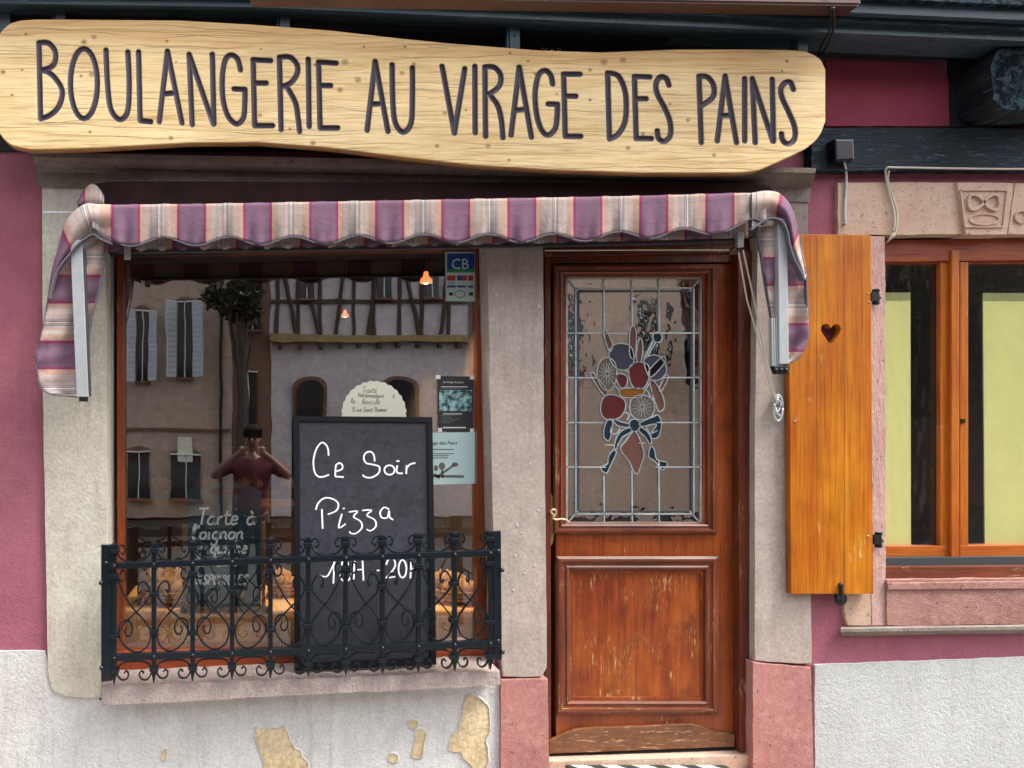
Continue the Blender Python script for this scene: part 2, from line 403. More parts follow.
M['s_pale'] = stained('pale_ribbed_glass', (.26, .21, .17)); M['s_teal'] = stained('deep_teal_glass', (.03, .06, .085))
M['s_amber'] = stained('amber_glass', (.38, .17, .04)); M['s_brown'] = stained('brown_pink_glass', (.26, .13, .10))
M['lead'] = plain('pale_lead_came', (.44, .49, .50), .42, .3, .35, .4, 200)
def cloth(name, mul=1.0, use='x'):
    g = N(name); uv = g.n('UVMap'); sx = g.n('SeparateXYZ'); g.L(uv.outputs[0], sx.inputs[0])
    f = g.math('FRACT', sx.outputs[0])
    pu, mg, pe, be, dk = (.19, .11, .16), (.25, .055, .11), (.43, .28, .22), (.40, .34, .31), (.22, .17, .19)
    st = [(0, mg), (.045, pu), (.395, mg), (.44, pe), (.52, be), (.60, pe), (.625, be), (.68, dk), (.69, be), (.705, dk), (.715, (.6, .52, .45)), (.735, dk), (.745, be), (.76, dk), (.77, be), (.82, pe), (.84, be), (.90, pe)]
    c = g.ramp(f, st, 'CONSTANT')
    fy = g.math('FRACT', g.math('MULTIPLY', sx.outputs[1], 2.0)); cross = g.ramp(fy, [(0, 1), (.30, .80), (.34, 1), (.40, .82), (.43, 1)], 'CONSTANT'); c = g.mix(.7, c, g.mix(1.0, c, cross, 'MULTIPLY'))
    n_ = g.noise(5, 5, .6); c = g.mix(1.0, c, g.ramp(n_, [(.3, .80*mul), (.7, 1.08*mul)]), 'MULTIPLY')
    fine = g.noise(400, 2); c = g.mix(1.0, c, g.ramp(fine, [(.3, .92), (.7, 1.06)]), 'MULTIPLY')
    # folds and weave
    g.color(c); g.rough(.95); g.b.inputs['Specular IOR Level'].default_value = .08; g.bump(g.noise(22, 5, .6, dist=1.5), .6, .005); g.bump(fine, .3, .001)
    return g.m
M['awning'] = cloth('striped_awning_canvas', 1.0)
M['binding'] = plain('grey_canvas_binding', (.10, .095, .12), .8)
M['housing'] = plain('dark_red_brown_housing', (.018, .007, .007), .8, 0, .3, 0, 60, .15)
# ------------------------------------------------------------------ setting: ground
def struct(name, me_or_obj, kind='structure'): me_or_obj['kind'] = kind; return me_or_obj
struct('ground', box('ground', (-60, -60, -.6), (60, 60, -.16), M['asphalt']))
struct('road', box('road', (-40, -9.0, -.17), (40, -1.9, -.125), M['asphalt']))
struct('pavement', box('pavement', (-40, -1.78, -.155), (40, -.02, 0), M['paving']))
struct('kerb', box('kerb', (-40, -1.9, -.155), (40, -1.783, .004), M['kerb'], bevel=.01))
struct('far_pavement', box('far_pavement', (-40, -10.4, -.155), (40, -9.004, 0), M['asphalt']))
# ------------------------------------------------------------------ the bakery building
B = thing('bakery_building', 'purple rendered old bakery with a stained glass door, display window and dark timber beams', 'building', (0, .1, 0))
plate('wall', [(-900, -20), (1500, -20), (1500, 830), (-900, 830)],
      [rc(92, 186, 500, 694), rc(540, 186, 764, 783), rc(885, 231, 1140, 578)], 0.0, .26, M['purple'], B)
# plinth pieces (pale grey render), each a few mm proud
slab('plinth', jag([(-900, 646), (45, 651), (50, 668), (53, 684), (62, 693), (98, 696), (100, 702), (501, 684), (501, 810), (-900, 810)], 14, .5, seed=3), -.014, .002, M['grey'], B, .004)
slab('plinth', jag([(815, 665), (1500, 640), (1500, 810), (815, 810)], 14, .4, seed=4), -.014, .002, M['greyL'], B, .004)
# peeled patches: shallow plates with an irregular edge
def patch(pts, seed):
    q = smooth_line(jag(pts, 5, 1.3, seed=seed), 2, True)
    bm = bmesh.new()
    f = [P(x, y, -.0165) for x, y in q]; fv = [bm.verts.new(v) for v in f]; bm.faces.new(fv)
    cx_ = sum(p[0] for p in q)/len(q); cy_ = sum(p[1] for p in q)/len(q)
    b = [P(x+(x-cx_)*.05, y+(y-cy_)*.05, -.012) for x, y in q]; bv = [bm.verts.new(v) for v in b]
    for i in range(len(q)): bm.faces.new((fv[i], fv[(i+1) % len(q)], bv[(i+1) % len(q)], bv[i]))
    o = link('peeled_patch', tomesh(bm), M['cream'], B)
    # torn rim of surviving paint layer
    bm = bmesh.new(); n = len(q)
    r = random.Random(seed+50); vs4 = []
    for i, (x, y) in enumerate(q):
        dx, dy = x-cx_, y-cy_; L = math.hypot(dx, dy) or 1; e = 1.2+r.random()*1.2
        a = P(x, y, -.021); b_ = P(x+dx/L*e, y+dy/L*e, -.0145); c_ = P(x-dx/L*.1, y-dy/L*.1, -.0145)
        vs4.append([bm.verts.new(v) for v in (c_, a, b_)])
    for i in range(n):
        j = (i+1) % n
        for k in range(2): bm.faces.new((vs4[i][k], vs4[j][k], vs4[j][k+1], vs4[i][k+1]))
    link('flaking_rim', tomesh(bm), M['grey'], o)
patch([(255, 727), (264, 730), (272, 728), (285, 727), (289, 740), (300, 752), (309, 766), (308, 775), (264, 775), (262, 757), (256, 742)], 1)
patch([(466, 695), (478, 697), (488, 706), (490, 720), (487, 742), (489, 760), (486, 775), (474, 768), (460, 753), (449, 750), (450, 740), (457, 728), (462, 715), (464, 703)], 2)
patch([(416, 731), (423, 729), (426, 736), (424, 750), (420, 758), (411, 757), (414, 744)], 3)
patch([(409, 722), (418, 722), (417, 728), (410, 728)], 4)
patch([(390, 753), (397, 754), (396, 761), (390, 761)], 5)
patch([(162, 750), (167, 750), (167, 759), (161, 758)], 6)
# pilasters
slab('pilaster', jag([(42, 172), (105, 172), (106, 400), (107, 560), (101, 698), (66, 697), (52, 691), (48, 676), (46, 560), (43, 400)], 14, .25, seed=5), -.024, .13, M['pilaster'], B, .005)
slab('pilaster', jag([(487, 232), (543, 232), (544, 400), (546, 560), (547, 668), (542, 677), (503, 677), (500, 650), (494, 560), (490, 380)], 14, .25, seed=6), -.024, .17, M['pilaster2'], B, .006)
slab('pilaster', jag([(759, 188), (805, 188), (806, 350), (809, 500), (812, 664), (755, 661), (755, 420)], 14, .2, seed=7), -.024, .17, M['pilaster2'], B, .006)
slab('pilaster_base', jag([(501, 680), (548, 679), (550, 815), (501, 815)], 9, .4, seed=8), -.035, .17, M['pink'], B, .006)
slab('pilaster_base', jag([(753, 662), (766, 664), (811, 668), (815, 815), (753, 815)], 9, .4, seed=9), -.035, .17, M['pink'], B, .006)
slab('pilaster_joint', [(43, 211), (104, 211), (104, 213), (43, 213)], -.0262, 0, M['whitefish'], B)
# cornice profile across the top of the openings
def moulding(name, x0, x1, ytop_l, ytop_r, prof, mat, parent, ends=True):
    """prof: list of (dy px, depth)"""
    bm = bmesh.new(); A = []; Bv = []
    for dy, d in prof:
        A.append(bm.verts.new(P(x0-(-d)*60, ytop_l+dy, d))); Bv.append(bm.verts.new(P(x1+(-d)*60, ytop_r+dy, d)))
    n = len(prof)
    for i in range(n-1): bm.faces.new((A[i], Bv[i], Bv[i+1], A[i+1]))
    bm.faces.new((A[-1], Bv[-1], Bv[0], A[0])); bm.faces.new(A); bm.faces.new(Bv[::-1])
    return link(name, tomesh(bm), mat, parent)
moulding('cornice', 40, 808, 152, 168, [(0, 0), (0, -.13), (5, -.13), (6, -.12), (10, -.105), (14, -.08), (17, -.05), (20, -.04), (22, -.04), (34, -.04), (34, .0)], M['cornice'], B)
slab('capital', [(760, 190), (808, 190), (808, 236), (804, 239), (764, 239)], -.034, -.022, M['cornice'], B, .004)
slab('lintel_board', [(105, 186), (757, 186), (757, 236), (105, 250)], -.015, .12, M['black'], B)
# ---- shop window
sw = thing('shop_window', None, None); sw.parent = B; sw.location = P(300, 660, .12)-worldloc(B)
slab('frame_post', [(116.5, 250), (123.5, 250), (124, 668), (117, 668)], .10, .16, M['frame'], sw, .004)
slab('frame_post', [(107, 240), (113.5, 240), (113.5, 668), (107, 668)], .118, .16, M['alu'], sw, .002)
slab('frame_post', [(477, 243), (486, 243), (487, 668), (477, 668)], .10, .16, M['frame'], sw, .004)
slab('frame_head', [(100, 236), (490, 232), (490, 249), (100, 255)], .094, .16, M['doorframe'], sw, .003)
slab('frame_sill', [(100, 652), (490, 650), (490, 680), (100, 680)], .096, .17, M['framex'], sw, .004)
rect('pane', 120, 250, 482, 656, GL, GL+.008, M['glass'], sw)
# stone sill
def sill_mesh():
    bm = bmesh.new()
    fr = jag([(101, 687), (300, 679), (500, 671), (501, 685), (300, 695), (101, 706)], 7, .55, seed=12)
    slab_bm(bm, fr, -.14, .11, .007)
    return tomesh(bm)
s_ = link('window_sill', sill_mesh(), M['wsill'], B)
# ---- door
dr = thing('door', None, None); dr.parent = B; dr.location = P(645, 750, .15)-worldloc(B)
DY = .065
plate('door_leaf', [(556, 264), (736, 264), (738, 752), (556, 752)], [rc(566, 277, 704, 525), rc(573, 573, 701, 697)], DY, DY+.05, M['door'], dr, .001)
for o_, a, b in (((552, 263, 717, 534), 0, 0), ((555, 555, 720, 715), 0, 0)):
    pass
def mitre_frame(name, ox0, oy0, ox1, oy1, w_, y0, steps, mats, parent):
    """picture-frame moulding: w_ px wide, stepped profile"""
    bm = bmesh.new()
    prof = steps                                    # (t 0..1 from outside to inside, depth)
    rings = []
    for t, d in prof:
        o_ = w_*t
        rings.append([bm.verts.new(P(x, y, d)) for x, y in ((ox0+o_, oy0+o_), (ox1-o_, oy0+o_), (ox1-o_, oy1-o_), (ox0+o_, oy1-o_))])
    for i in range(len(rings)-1):
        for k in range(4):
            bm.faces.new((rings[i][k], rings[i][(k+1) % 4], rings[i+1][(k+1) % 4], rings[i+1][k])).material_index = k % 2
    me = tomesh(bm)
    return link(name, me, None, parent, mats=mats)
prof1 = [(0, DY+.002), (.02, DY-.012), (.18, DY-.022), (.34, DY-.022), (.42, DY-.014), (.55, DY-.012), (.66, DY-.018), (.8, DY-.012), (.88, DY+.004), (1, DY+.008), (1.0, DY+.03)]
mitre_frame('glass_moulding', 553, 264, 717, 534, 12, DY, prof1, [M['doorm'], M['doormz']], dr)
mitre_frame('panel_moulding', 556, 556, 719, 715, 17, DY, prof1, [M['doorm'], M['doormz']], dr)
bm = bmesh.new(); slab_bm(bm, rc(572, 572, 702, 698), DY+.006, DY+.03, .003)
for x in (605, 637, 668): slab_bm(bm, rc(x, 574, x+.5, 696), DY+.0055, DY+.02)
link('door_panel', tomesh(bm), M['doorp'], dr)
kb = smooth_line([(549, 741), (556, 739), (572, 732), (588, 729), (640, 727), (688, 725), (704, 728), (718, 733), (735, 735)], 4)+[(735, 747), (549, 754)]
slab('kick_board', kb, DY-.024, DY+.002, M['kick'], dr, .004)
slab('drip_edge', [(549, 754.5), (736, 747.5), (736, 750), (549, 757)], DY-.01, DY+.03, M['black'], dr)
# (dark inner border of the leading is added with the glass)
# handle
bm = bmesh.new(); slab_bm(bm, smooth_line([(547, 495), (552, 494), (554, 505), (555, 520), (554, 535), (552, 545), (547, 545)], 3), DY-.010, DY+.002, .002)
hp = link('handle_plate', tomesh(bm), M['brass'], dr)
bm = bmesh.new(); pts = smooth_line([(554, 516), (551, 512), (553, 509.5), (556, 511), (555, 515), (553, 518), (556, 519.5), (561, 519), (566, 520), (570, 523)], 5)
tube(bm, [P(x, y, DY-.045) for x, y in pts], lambda t: .0052-.0015*t, 8)
tube(bm, [P(551, 512, DY-.045), P(551, 512, DY-.005)], .006, 8)
hl = link('handle_lever', tomesh(bm), M['leverm'], dr, smooth=True)
slab('keyhole', rc(549.5, 528, 551.5, 533), DY-.0115, DY-.008, M['black'], dr)
# frame of the door
df = slab('door_frame', [(545, 240), (754, 236), (754, 252), (545, 256)], DY-.03, DY+.05, M['doorframe'], dr, .003)
slab('door_frame', [(545, 256), (551, 256), (551, 755), (545, 755)], DY-.012, DY+.05, M['doorframe'], dr, .003)
slab('door_frame', [(738, 252), (752, 252), (753, 752), (740, 752)], DY-.05, DY+.05, M['doorframe'], dr, .004)
slab('door_frame', [(551, 254), (738, 251), (738, 262), (551, 263)], DY-.014, DY+.05, M['doorframe'], dr, .003)
# leaded glass
dg = rect('door_pane', 564, 274, 706, 528, DY+.018, DY+.022, M['dglass'], dr)
yl = DY+.012
bm = bmesh.new()
GX = (604, 632, 659); GY = (333, 377.5, 422.5, 467)
for x in (567, 701): strap(bm, [(x, 278), (x, 525)], yl, 1.8, .004)
for y in (278, 524): strap(bm, [(567, y), (701, y)], yl, 1.8, .004)
for x in (576, 694): strap(bm, [(x, 288), (x, 514)], yl, 1.4, .004)
for y in (288, 514): strap(bm, [(576, y), (694, y)], yl, 1.4, .004)
for a, b in (((567, 278), (578, 291)), ((701, 278), (690, 291)), ((567, 524), (578, 511)), ((701, 524), (690, 511))): strap(bm, [a, b], yl, 1.3, .004)
cl = {604: [(278, 338), (476, 524)], 632: [(278, 325), (470, 524)], 659: [(278, 334), (460, 524)]}
for x in GX:
    for a, b in cl[x]: strap(bm, [(x, a), (x+.5, b)], yl, 1.2, .004)
for y, a, b in ((333, 605, 650), (377.5, 597, 664), (422.5, 603, 657), (467, 606, 656)):
    strap(bm, [(566, y), (a, y+.2)], yl, 1.2, .004); strap(bm, [(b, y), (702, y)], yl, 1.2, .004)
strap(bm, [(605, 333.5), (628, 333.5)], yl, 1, .004)
def Z2(p): return (570+p[0]/4.8, 320+p[1]/4.8)
pieces = [('s_blue', [(187, 170), (205, 125), (245, 112), (290, 125), (307, 170), (300, 215), (262, 240), (215, 225)]),
 ('s_pale', [(130, 255), (145, 200), (180, 180), (213, 200), (225, 250), (213, 315), (180, 340), (145, 310)]),
 ('s_red', [(225, 265), (250, 258), (275, 275), (270, 318), (245, 325), (228, 300)]),
 ('s_red', [(282, 235), (305, 207), (345, 203), (378, 220), (380, 275), (355, 325), (310, 325), (288, 290)]),
 ('s_blue', [(355, 200), (375, 175), (410, 168), (445, 190), (465, 240), (440, 280), (405, 290), (378, 270)]),
 ('s_brown', [(378, 262), (385, 235), (440, 178), (457, 180), (455, 205), (400, 268)]),
 ('s_teal', [(398, 80), (410, 60), (432, 60), (443, 80), (435, 103), (410, 105)]),
 ('s_brown', [(288, 170), (287, 60), (303, 28), (318, 60), (313, 175)]),
 ('s_brown', [(320, 190), (325, 115), (340, 88), (350, 120), (342, 195)]),
 ('s_brown', [(160, 65), (170, 45), (185, 70), (205, 120), (190, 150)]),
 ('s_amber', [(235, 345), (260, 328), (350, 330), (352, 355), (330, 372), (255, 370)]),
 ('s_red', [(150, 400), (170, 365), (215, 360), (262, 385), (265, 430), (235, 470), (180, 478), (150, 450)]),
 ('s_pale', [(288, 400), (310, 368), (355, 360), (398, 385), (405, 430), (385, 468), (335, 478), (295, 455)]),
 ('s_brown', [(383, 300), (405, 295), (440, 350), (455, 410), (440, 435), (420, 425)]),
 ('s_brown', [(455, 270), (465, 262), (472, 280), (440, 340), (430, 330)]),
 ('s_brown', [(100, 265), (108, 252), (120, 262), (180, 340), (160, 358)]),
 ('s_teal', [(285, 500), (295, 480), (320, 478), (337, 500), (330, 528), (300, 532)]),
 ('s_teal', [(175, 490), (195, 475), (205, 500), (190, 575), (165, 565), (163, 530)]),
 ('s_blue', [(205, 475), (250, 490), (285, 500), (280, 515), (230, 508)]),
 ('s_teal', [(335, 495), (400, 465), (425, 458), (440, 500), (425, 560), (395, 568), (390, 545), (415, 500), (350, 510)]),
 ('s_teal', [(285, 518), (245, 535), (220, 575), (212, 625), (230, 605), (250, 565), (295, 535)]),
 ('s_teal', [(210, 625), (185, 655), (180, 690), (148, 712), (175, 735), (192, 705), (222, 640)]),
 ('s_teal', [(330, 530), (360, 560), (385, 595), (392, 580), (375, 540), (340, 515)]),
 ('s_teal', [(388, 610), (378, 655), (410, 680), (445, 720), (468, 685), (418, 670), (405, 620)]),
 ('s_brown', [(305, 535), (330, 560), (355, 640), (340, 700), (325, 738), (305, 725), (285, 680), (243, 620), (270, 580)])]
for k, (mn, pts) in enumerate(pieces):
    pp = smooth_line([Z2(p) for p in pts], 4, True)
    strap(bm, pp, yl-.001, .8, .005, True)
    slab('stained_glass_piece', [(x, y) for x, y in pp], DY+.0145, DY+.0165, M[mn], dr)
for cx_, cy_, r_ in ((178, 258, 42), (347, 418, 50)):        # rayed flowers
    for a in range(0, 360, 24):
        c_, s2 = math.cos(math.radians(a)), math.sin(math.radians(a))
        strap(bm, [Z2((cx_+c_*8, cy_+s2*8)), Z2((cx_+c_*r_*.9, cy_+s2*r_*1.25 if r_ < 45 else cy_+s2*r_))], yl+.001, .35, .002)
for a, b in (((355, 190), (400, 100)), ((370, 180), (412, 106)), ((205, 300), (240, 345)), ((262, 240), (285, 250)), ((385, 300), (360, 340)), ((395, 345), (400, 385)), ((225, 620), (232, 590)), ((165, 600), (215, 600)), ((330, 590), (360, 590))):
    strap(bm, [Z2(a), Z2(b)], yl-.001, 1.0, .005)
for pts in ([(205, 505), (195, 540), (225, 545), (240, 520)], [(365, 510), (385, 545), (420, 530)], [(262, 440), (285, 455), (275, 480)], [(355, 330), (375, 345), (385, 370)]):
    strap(bm, smooth_line([Z2(p) for p in pts], 4), yl-.001, 1.0, .005)
link('lead_came', tomesh(bm), M['lead'], dr)
bm = bmesh.new()
strap(bm, [(578.4, 291), (578.4, 511.5), (691.8, 511.5), (691.8, 291), (578.4, 291)], yl+.001, 2.4, .003)
link('dark_came', tomesh(bm), M['aludark'], dr)
# threshold, step
slab('threshold', [(549, 761.5), (756, 755), (756, 782), (549, 782)], -.002, DY+.04, M['lintel'], dr, .003)
box('step', (P(550.5, 0).x, -.34, .0), (P(752, 0).x, -.005, P(0, 765, 0).z-.008), M['lintel'], B, .006)
# ---- window on the right
rw = thing('side_window', None, None); rw.parent = B; rw.location = P(990, 560, .1)-worldloc(B)
YW = .05
slab('frame_head', [(884, 240), (1140, 236), (1140, 259), (884, 262)], YW-.01, YW+.06, M['framex'], rw, .004)
slab('sash_head', [(884, 259), (1140, 257), (1140, 263), (884, 264)], YW+.005, YW+.05, M['framex'], rw, .003)
slab('stile', rc(940.5, 262, 951, 556), YW, YW+.0215, M['framer'], rw, .004)
slab('cover_strip', rc(951.5, 250, 959.5, 557), YW-.018, YW+.05, M['framer'], rw, .004)
slab('stile', rc(960, 262, 968.5, 556), YW-.004, YW+.0215, M['framer'], rw, .004)
slab('stile', rc(1082, 262, 1092, 556), YW-.004, YW+.05, M['frame'], rw, .004)
slab('bottom_rail', [(884, 546), (950, 546), (950, 556.5), (884, 557)], YW-.003, YW+.05, M['framerx'], rw, .004)
slab('bottom_rail', [(960, 545.5), (1092, 544), (1092, 556), (960, 557)], YW-.007, YW+.05, M['framerx'], rw, .004)
slab('drip_rail', [(884, 557.5), (1140, 555), (1140, 566), (884, 566.5)], YW-.02, YW+.05, M['aludark'], rw, .003)
slab('wooden_sill', [(884, 567), (1140, 565), (1140, 577), (884, 578)], YW-.05, YW+.05, M['doorm'], rw, .003)
rect('pane', 884, 262, 942, 548, YW+.022, YW+.027, M['wglass'], rw)
rect('pane', 966, 262, 1084, 548, YW+.022, YW+.027, M['wglass'], rw)
slab('blind_hem', [(860, 292.5), (910.5, 292.5), (910.5, 300), (860, 300)], YW+.0285, YW+.0305, M['whitefish'] if False else M['hem'], rw)
slab('blind_hem', [(983, 293), (1110, 293), (1110, 300.5), (983, 300.5)], YW+.0285, YW+.0305, M['hem'], rw)
slab('blind', [(860, 293), (910.5, 293), (911, 555), (860, 555)], YW+.031, YW+.036, M['curtain'], rw)
slab('blind', [(983, 294), (1110, 294), (1110, 555), (985, 555)], YW+.031, YW+.036, M['curtain'], rw)
for x in (963.5,): slab('window_catch', rc(x-1.5, 419, x+2, 423), YW-.012, YW, M['blackmetal'], rw)
# surround
slab('window_lintel', jag([(838, 182.5), (956, 182.5), (965, 234), (838, 235)], 10, .4, seed=21), -.022, .15, M['lintel'], B, .005)
slab('window_lintel', jag([(1015, 183), (1140, 183), (1140, 234), (1008, 234)], 10, .4, seed=22), -.022, .15, M['lintel'], B, .005)
ks = slab('keystone', jag([(957, 182.5), (1014, 183), (1007, 234.5), (966, 234.5)], 9, .3, seed=23), -.034, .15, M['lintel'], B, .004)
bm = bmesh.new()
def Z6(p): return (940+p[0]/9.6, 170+p[1]/9.6)
strap(bm, [Z6(p) for p in ((205, 190), (650, 192), (610, 545), (245, 545), (205, 190))], -.040, 1.6, .008)
strap(bm, [Z6((430+148*math.sin(t), 305+72*math.copysign(abs(math.sin(2*t))**.72, math.sin(2*t)))) for t in [2*math.pi*i/72 for i in range(72)]], -.045, 2.3, .014, True)
strap(bm, [Z6((430+140*math.cos(t), 472+52*math.sin(t))) for t in [2*math.pi*i/40 for i in range(40)]], -.039, 1.3, .008, True)
link('carving', tomesh(bm), M['lintel'], ks)
bm = bmesh.new(); tube(bm, [P(971+9*math.cos(a), 212) for a in (0, 1)] and [P(1021+6*math.cos(t), 217+6*math.sin(t), -.026) for t in [2*math.pi*i/20 for i in range(21)]], .004, 6)
link('carving', tomesh(bm), M['lintel'], B)
slab('window_jamb', jag([(870, 236), (885, 236), (886, 626), (872, 626)], 8, .5, seed=24), -.020, .15, M['jamb'], B, .005)
slab('window_jamb', jag([(846, 560), (871.5, 560), (871.5, 626), (848, 626), (844, 610), (846, 590)], 8, .6, seed=25), -.018, .0, M['lintel'], B, .004)
slab('stone_sill', jag([(887, 580), (1140, 577), (1140, 622), (887, 626)], 10, .4, seed=26), -.030, .16, M['sillstone'], B, .006)
slab('stone_sill_ridge', [(888, 583), (1140, 580), (1140, 588), (888, 590)], -.040, -.028, M['sillstone'], B, .004)
moulding('drip_ledge', 844, 1200, 627, 622, [(0, 0), (0, -.045), (2, -.055), (5, -.055), (7, -.045), (9, -.02), (9, 0)], M['cornice'], B)
# ---- shutter
heart = [(831, 344), (825, 337), (821.5, 331), (821.5, 327), (824, 324.5), (828, 324.5), (831, 328), (834, 324.8), (838, 324.8), (840.5, 327.5), (840, 332), (836.5, 338)]
sh = plate('shutter', [(788, 234), (871, 235), (872, 420), (873.5, 594), (791, 594), (789.5, 400)], [smooth_line(heart, 4, True)], -.062, -.030, M['shutter'], B, .002)
bm = bmesh.new()
for x in (816.5, 844): slab_bm(bm, [(x, 236), (x+.35, 236), (x+.9, 593), (x+.55, 593)], -.0622, -.06)
link('board_joint', tomesh(bm), M['doorframe'], sh)
for (hx, hy) in ((876, 297), (878.5, 540)):
    bm = bmesh.new()
    lathe(bm, P(hx, hy, -.05)-Vector((0, 0, .034)), [(.010, 0), (.010, .068)], 12)
    for dy in (-7, -1, 5): lathe(bm, P(hx, hy+dy+2, -.05), [(.014, 0), (.014, .012)], 12)
    box_bm(bm, P(hx-4, hy-5, -.066), P(hx+1, hy+4, -.055))
    tube(bm, [P(hx+2, hy, -.05), P(hx+4, hy+1, -.01)], .007, 8)
    link('hinge', tomesh(bm), M['blackmetal'], sh)
bm = bmesh.new()
tube(bm, [P(841, 586, -.07), P(841.5, 594, -.072), P(841, 600, -.066)], .008, 8); sphere_bm(bm, P(841, 585, -.07), .011)
lathe(bm, P(840, 597, -.075), [(.013, 0), (.013, .02)], 12, 'Y'); tube(bm, [P(841, 597, -.06), P(841, 597, 0)], .007, 8)
slab_bm(bm, smooth_line([(836, 596), (842, 593), (847, 597), (846, 603), (841, 606), (836, 603)], 3, True), -.058, -.052)
link('shutter_holdback', tomesh(bm), M['blackmetal'], B)
for x, y in ((795, 421), (868, 293), (868, 536), (869, 302)):
    bm = bmesh.new(); sphere_bm(bm, P(x, y, -.063), .004); link('screw', tomesh(bm), M['alu'], sh)
# ---- timber framing above
slab('timber_beam', jag([(812, 128), (1500, 128), (1500, 168), (812, 170.5)], 8, .7, seed=31), -.05, .0, M['dark'], B, .008)
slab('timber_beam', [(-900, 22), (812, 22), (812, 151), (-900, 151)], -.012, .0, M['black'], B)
slab('wall_infill', jag([(826, 60), (935, 64), (941, 74), (948, 76), (950, 126), (826, 126)], 12, .3, seed=32), -.014, .0, M['purple_dark'], B, .003)
slab('wall_infill', [(1008, 127), (1013, 116), (1024, 112), (1500, 112), (1500, 127)], -.014, .0, M['purple_dark'], B, .003)
slab('timber_post', [(950.5, 40), (1008, 40), (1008, 127.5), (950.5, 127.5)], -.018, .0, M['black'], B)
# projecting beam head, worn and cracked
def grain_y(name, c1, c2, hi):
    g = N(name); n1 = g.noise(3, 6, .7, g.vec((30, 1.2, 30)), .4); n2 = g.noise(2, 4, .6, g.vec((60, 3, 60)))
    c = g.mix(g.ramp(n1, [(.35, 0), (.6, 1)]), c1, c2); c = g.mix(g.ramp(n2, [(.60, 0), (.68, .8)]), c, hi)
    g.color(c); g.rough(.6); g.bump(n1, 1, .012); return g.m
M['beamside'] = grain_y('weathered_beam_side', (.002, .004, .006), (.010, .020, .028), (.10, .13, .14))
def beam_head():
    bm = bmesh.new()
    fr = jag([(999, 49), (1090, 42), (1094, 108), (1006, 110), (993, 99), (991, 62)], 5, .9, seed=33)
    f = [P(x, y, -.20+rnd.uniform(-.006, .006)) for x, y in fr]
    b = [Vector((v.x+.02, -.0, v.z-.005)) for v in f]
    _, _, fs = prism(bm, f, b)
    for q in fs[2:]: q.material_index = 1
    for i in range(46):                     # splinters and cracks running back along the worn side
        x, yy = rnd.choice([(990.5+rnd.uniform(-1, 1), rnd.uniform(62, 99)), (993+rnd.uniform(0, 12), rnd.uniform(99, 109))])
        a = P(x, yy, -.198); d = Vector((.02, .18, -.004)); s0 = rnd.random()*.5; s1 = s0+.15+rnd.random()*.35
        tube(bm, [a+d*s0, a+d*(s0+s1)/2+Vector((rnd.uniform(-.003, .003), 0, rnd.uniform(-.004, .004))), a+d*s1], lambda q, w_=rnd.uniform(.0015, .0045): w_*(1-abs(2*q-1)*.8), 5, 1)
    return tomesh(bm)
M['crack'] = (lambda g: (g.color(g.mix(g.ramp(g.noise(26, 8, .8, dist=.8), [(.47, 0), (.56, 1)]), (.002, .004, .006), (.035, .065, .085))), g.rough(.9), setattr(g.b.inputs['Specular IOR Level'], 'default_value', .12), g.bump(g.noise(26, 8, .8, dist=.8), 1, .012), g.m)[-1])(N('cracked_painted_end_grain'))
link('beam_head', beam_head(), None, B, mats=[M['crack'], M['beamside']])
# eaves mouldings running across the top, each a step further out
def eave(name, yl_, yr_, h, d0, d1, m, bev=.006):   # strips sloping slightly down to the right as in the photo
    return slab(name, [(-900, yl_-16), (256, yl_), (1024, yr_), (1500, yr_+7), (1500, yr_+7+h), (1024, yr_+h), (256, yl_+h), (-900, yl_-16+h)], d0, d1, m, B, bev)
eave('eaves_moulding', 0, 34, 7, -.24, -.08, M['fascia'])
eave('eaves_moulding', -9, 25, 5, -.27, -.235, M['dark'])
eave('eaves_fascia', -26, 8, 12, -.30, -.26, M['fascia'], .008)
eave('eaves_board', -70, -36, 41, -.33, -.24, M['crack'])
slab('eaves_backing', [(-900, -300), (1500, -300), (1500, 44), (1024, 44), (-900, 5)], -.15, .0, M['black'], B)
slab('upper_wall', [(-900, -700), (1500, -700), (1500, -40), (-900, -40)], -.20, .1, M['grey'], B)
slab('metal_flashing', [(-60, -40), (9, -40), (10, 26), (8, 40), (-60, 40)], -.17, -.02, M['fascia'], B, .004)
# building depth behind the facade: floor, ceiling, side and back walls of the shop
XL, XR = P(-900, 0).x, P(1500, 0).x
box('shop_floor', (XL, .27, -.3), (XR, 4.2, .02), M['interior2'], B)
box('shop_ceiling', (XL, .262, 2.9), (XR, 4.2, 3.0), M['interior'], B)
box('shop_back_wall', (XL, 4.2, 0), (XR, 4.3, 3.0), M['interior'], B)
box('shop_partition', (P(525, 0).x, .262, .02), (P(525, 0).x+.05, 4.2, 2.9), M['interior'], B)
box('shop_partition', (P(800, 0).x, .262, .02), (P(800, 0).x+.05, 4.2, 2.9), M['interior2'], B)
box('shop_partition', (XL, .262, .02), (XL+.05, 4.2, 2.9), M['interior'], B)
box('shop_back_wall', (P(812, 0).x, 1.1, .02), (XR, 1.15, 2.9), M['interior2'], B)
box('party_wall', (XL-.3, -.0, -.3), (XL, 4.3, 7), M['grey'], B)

r_ = random.Random(77)
for i in range(16):                                   # old paint flecks on the render of the pilasters
    x, y = r_.uniform(496, 540), r_.uniform(262, 640); s_ = r_.uniform(.7, 1.7)
    slab('paint_fleck', [(x+s_*(.7+.5*r_.random())*math.cos(t), y+s_*1.6*(.6+.6*r_.random())*math.sin(t)) for t in [6.283*k/9 for k in range(9)]], -.0262, -.020, M['greyL'], B)
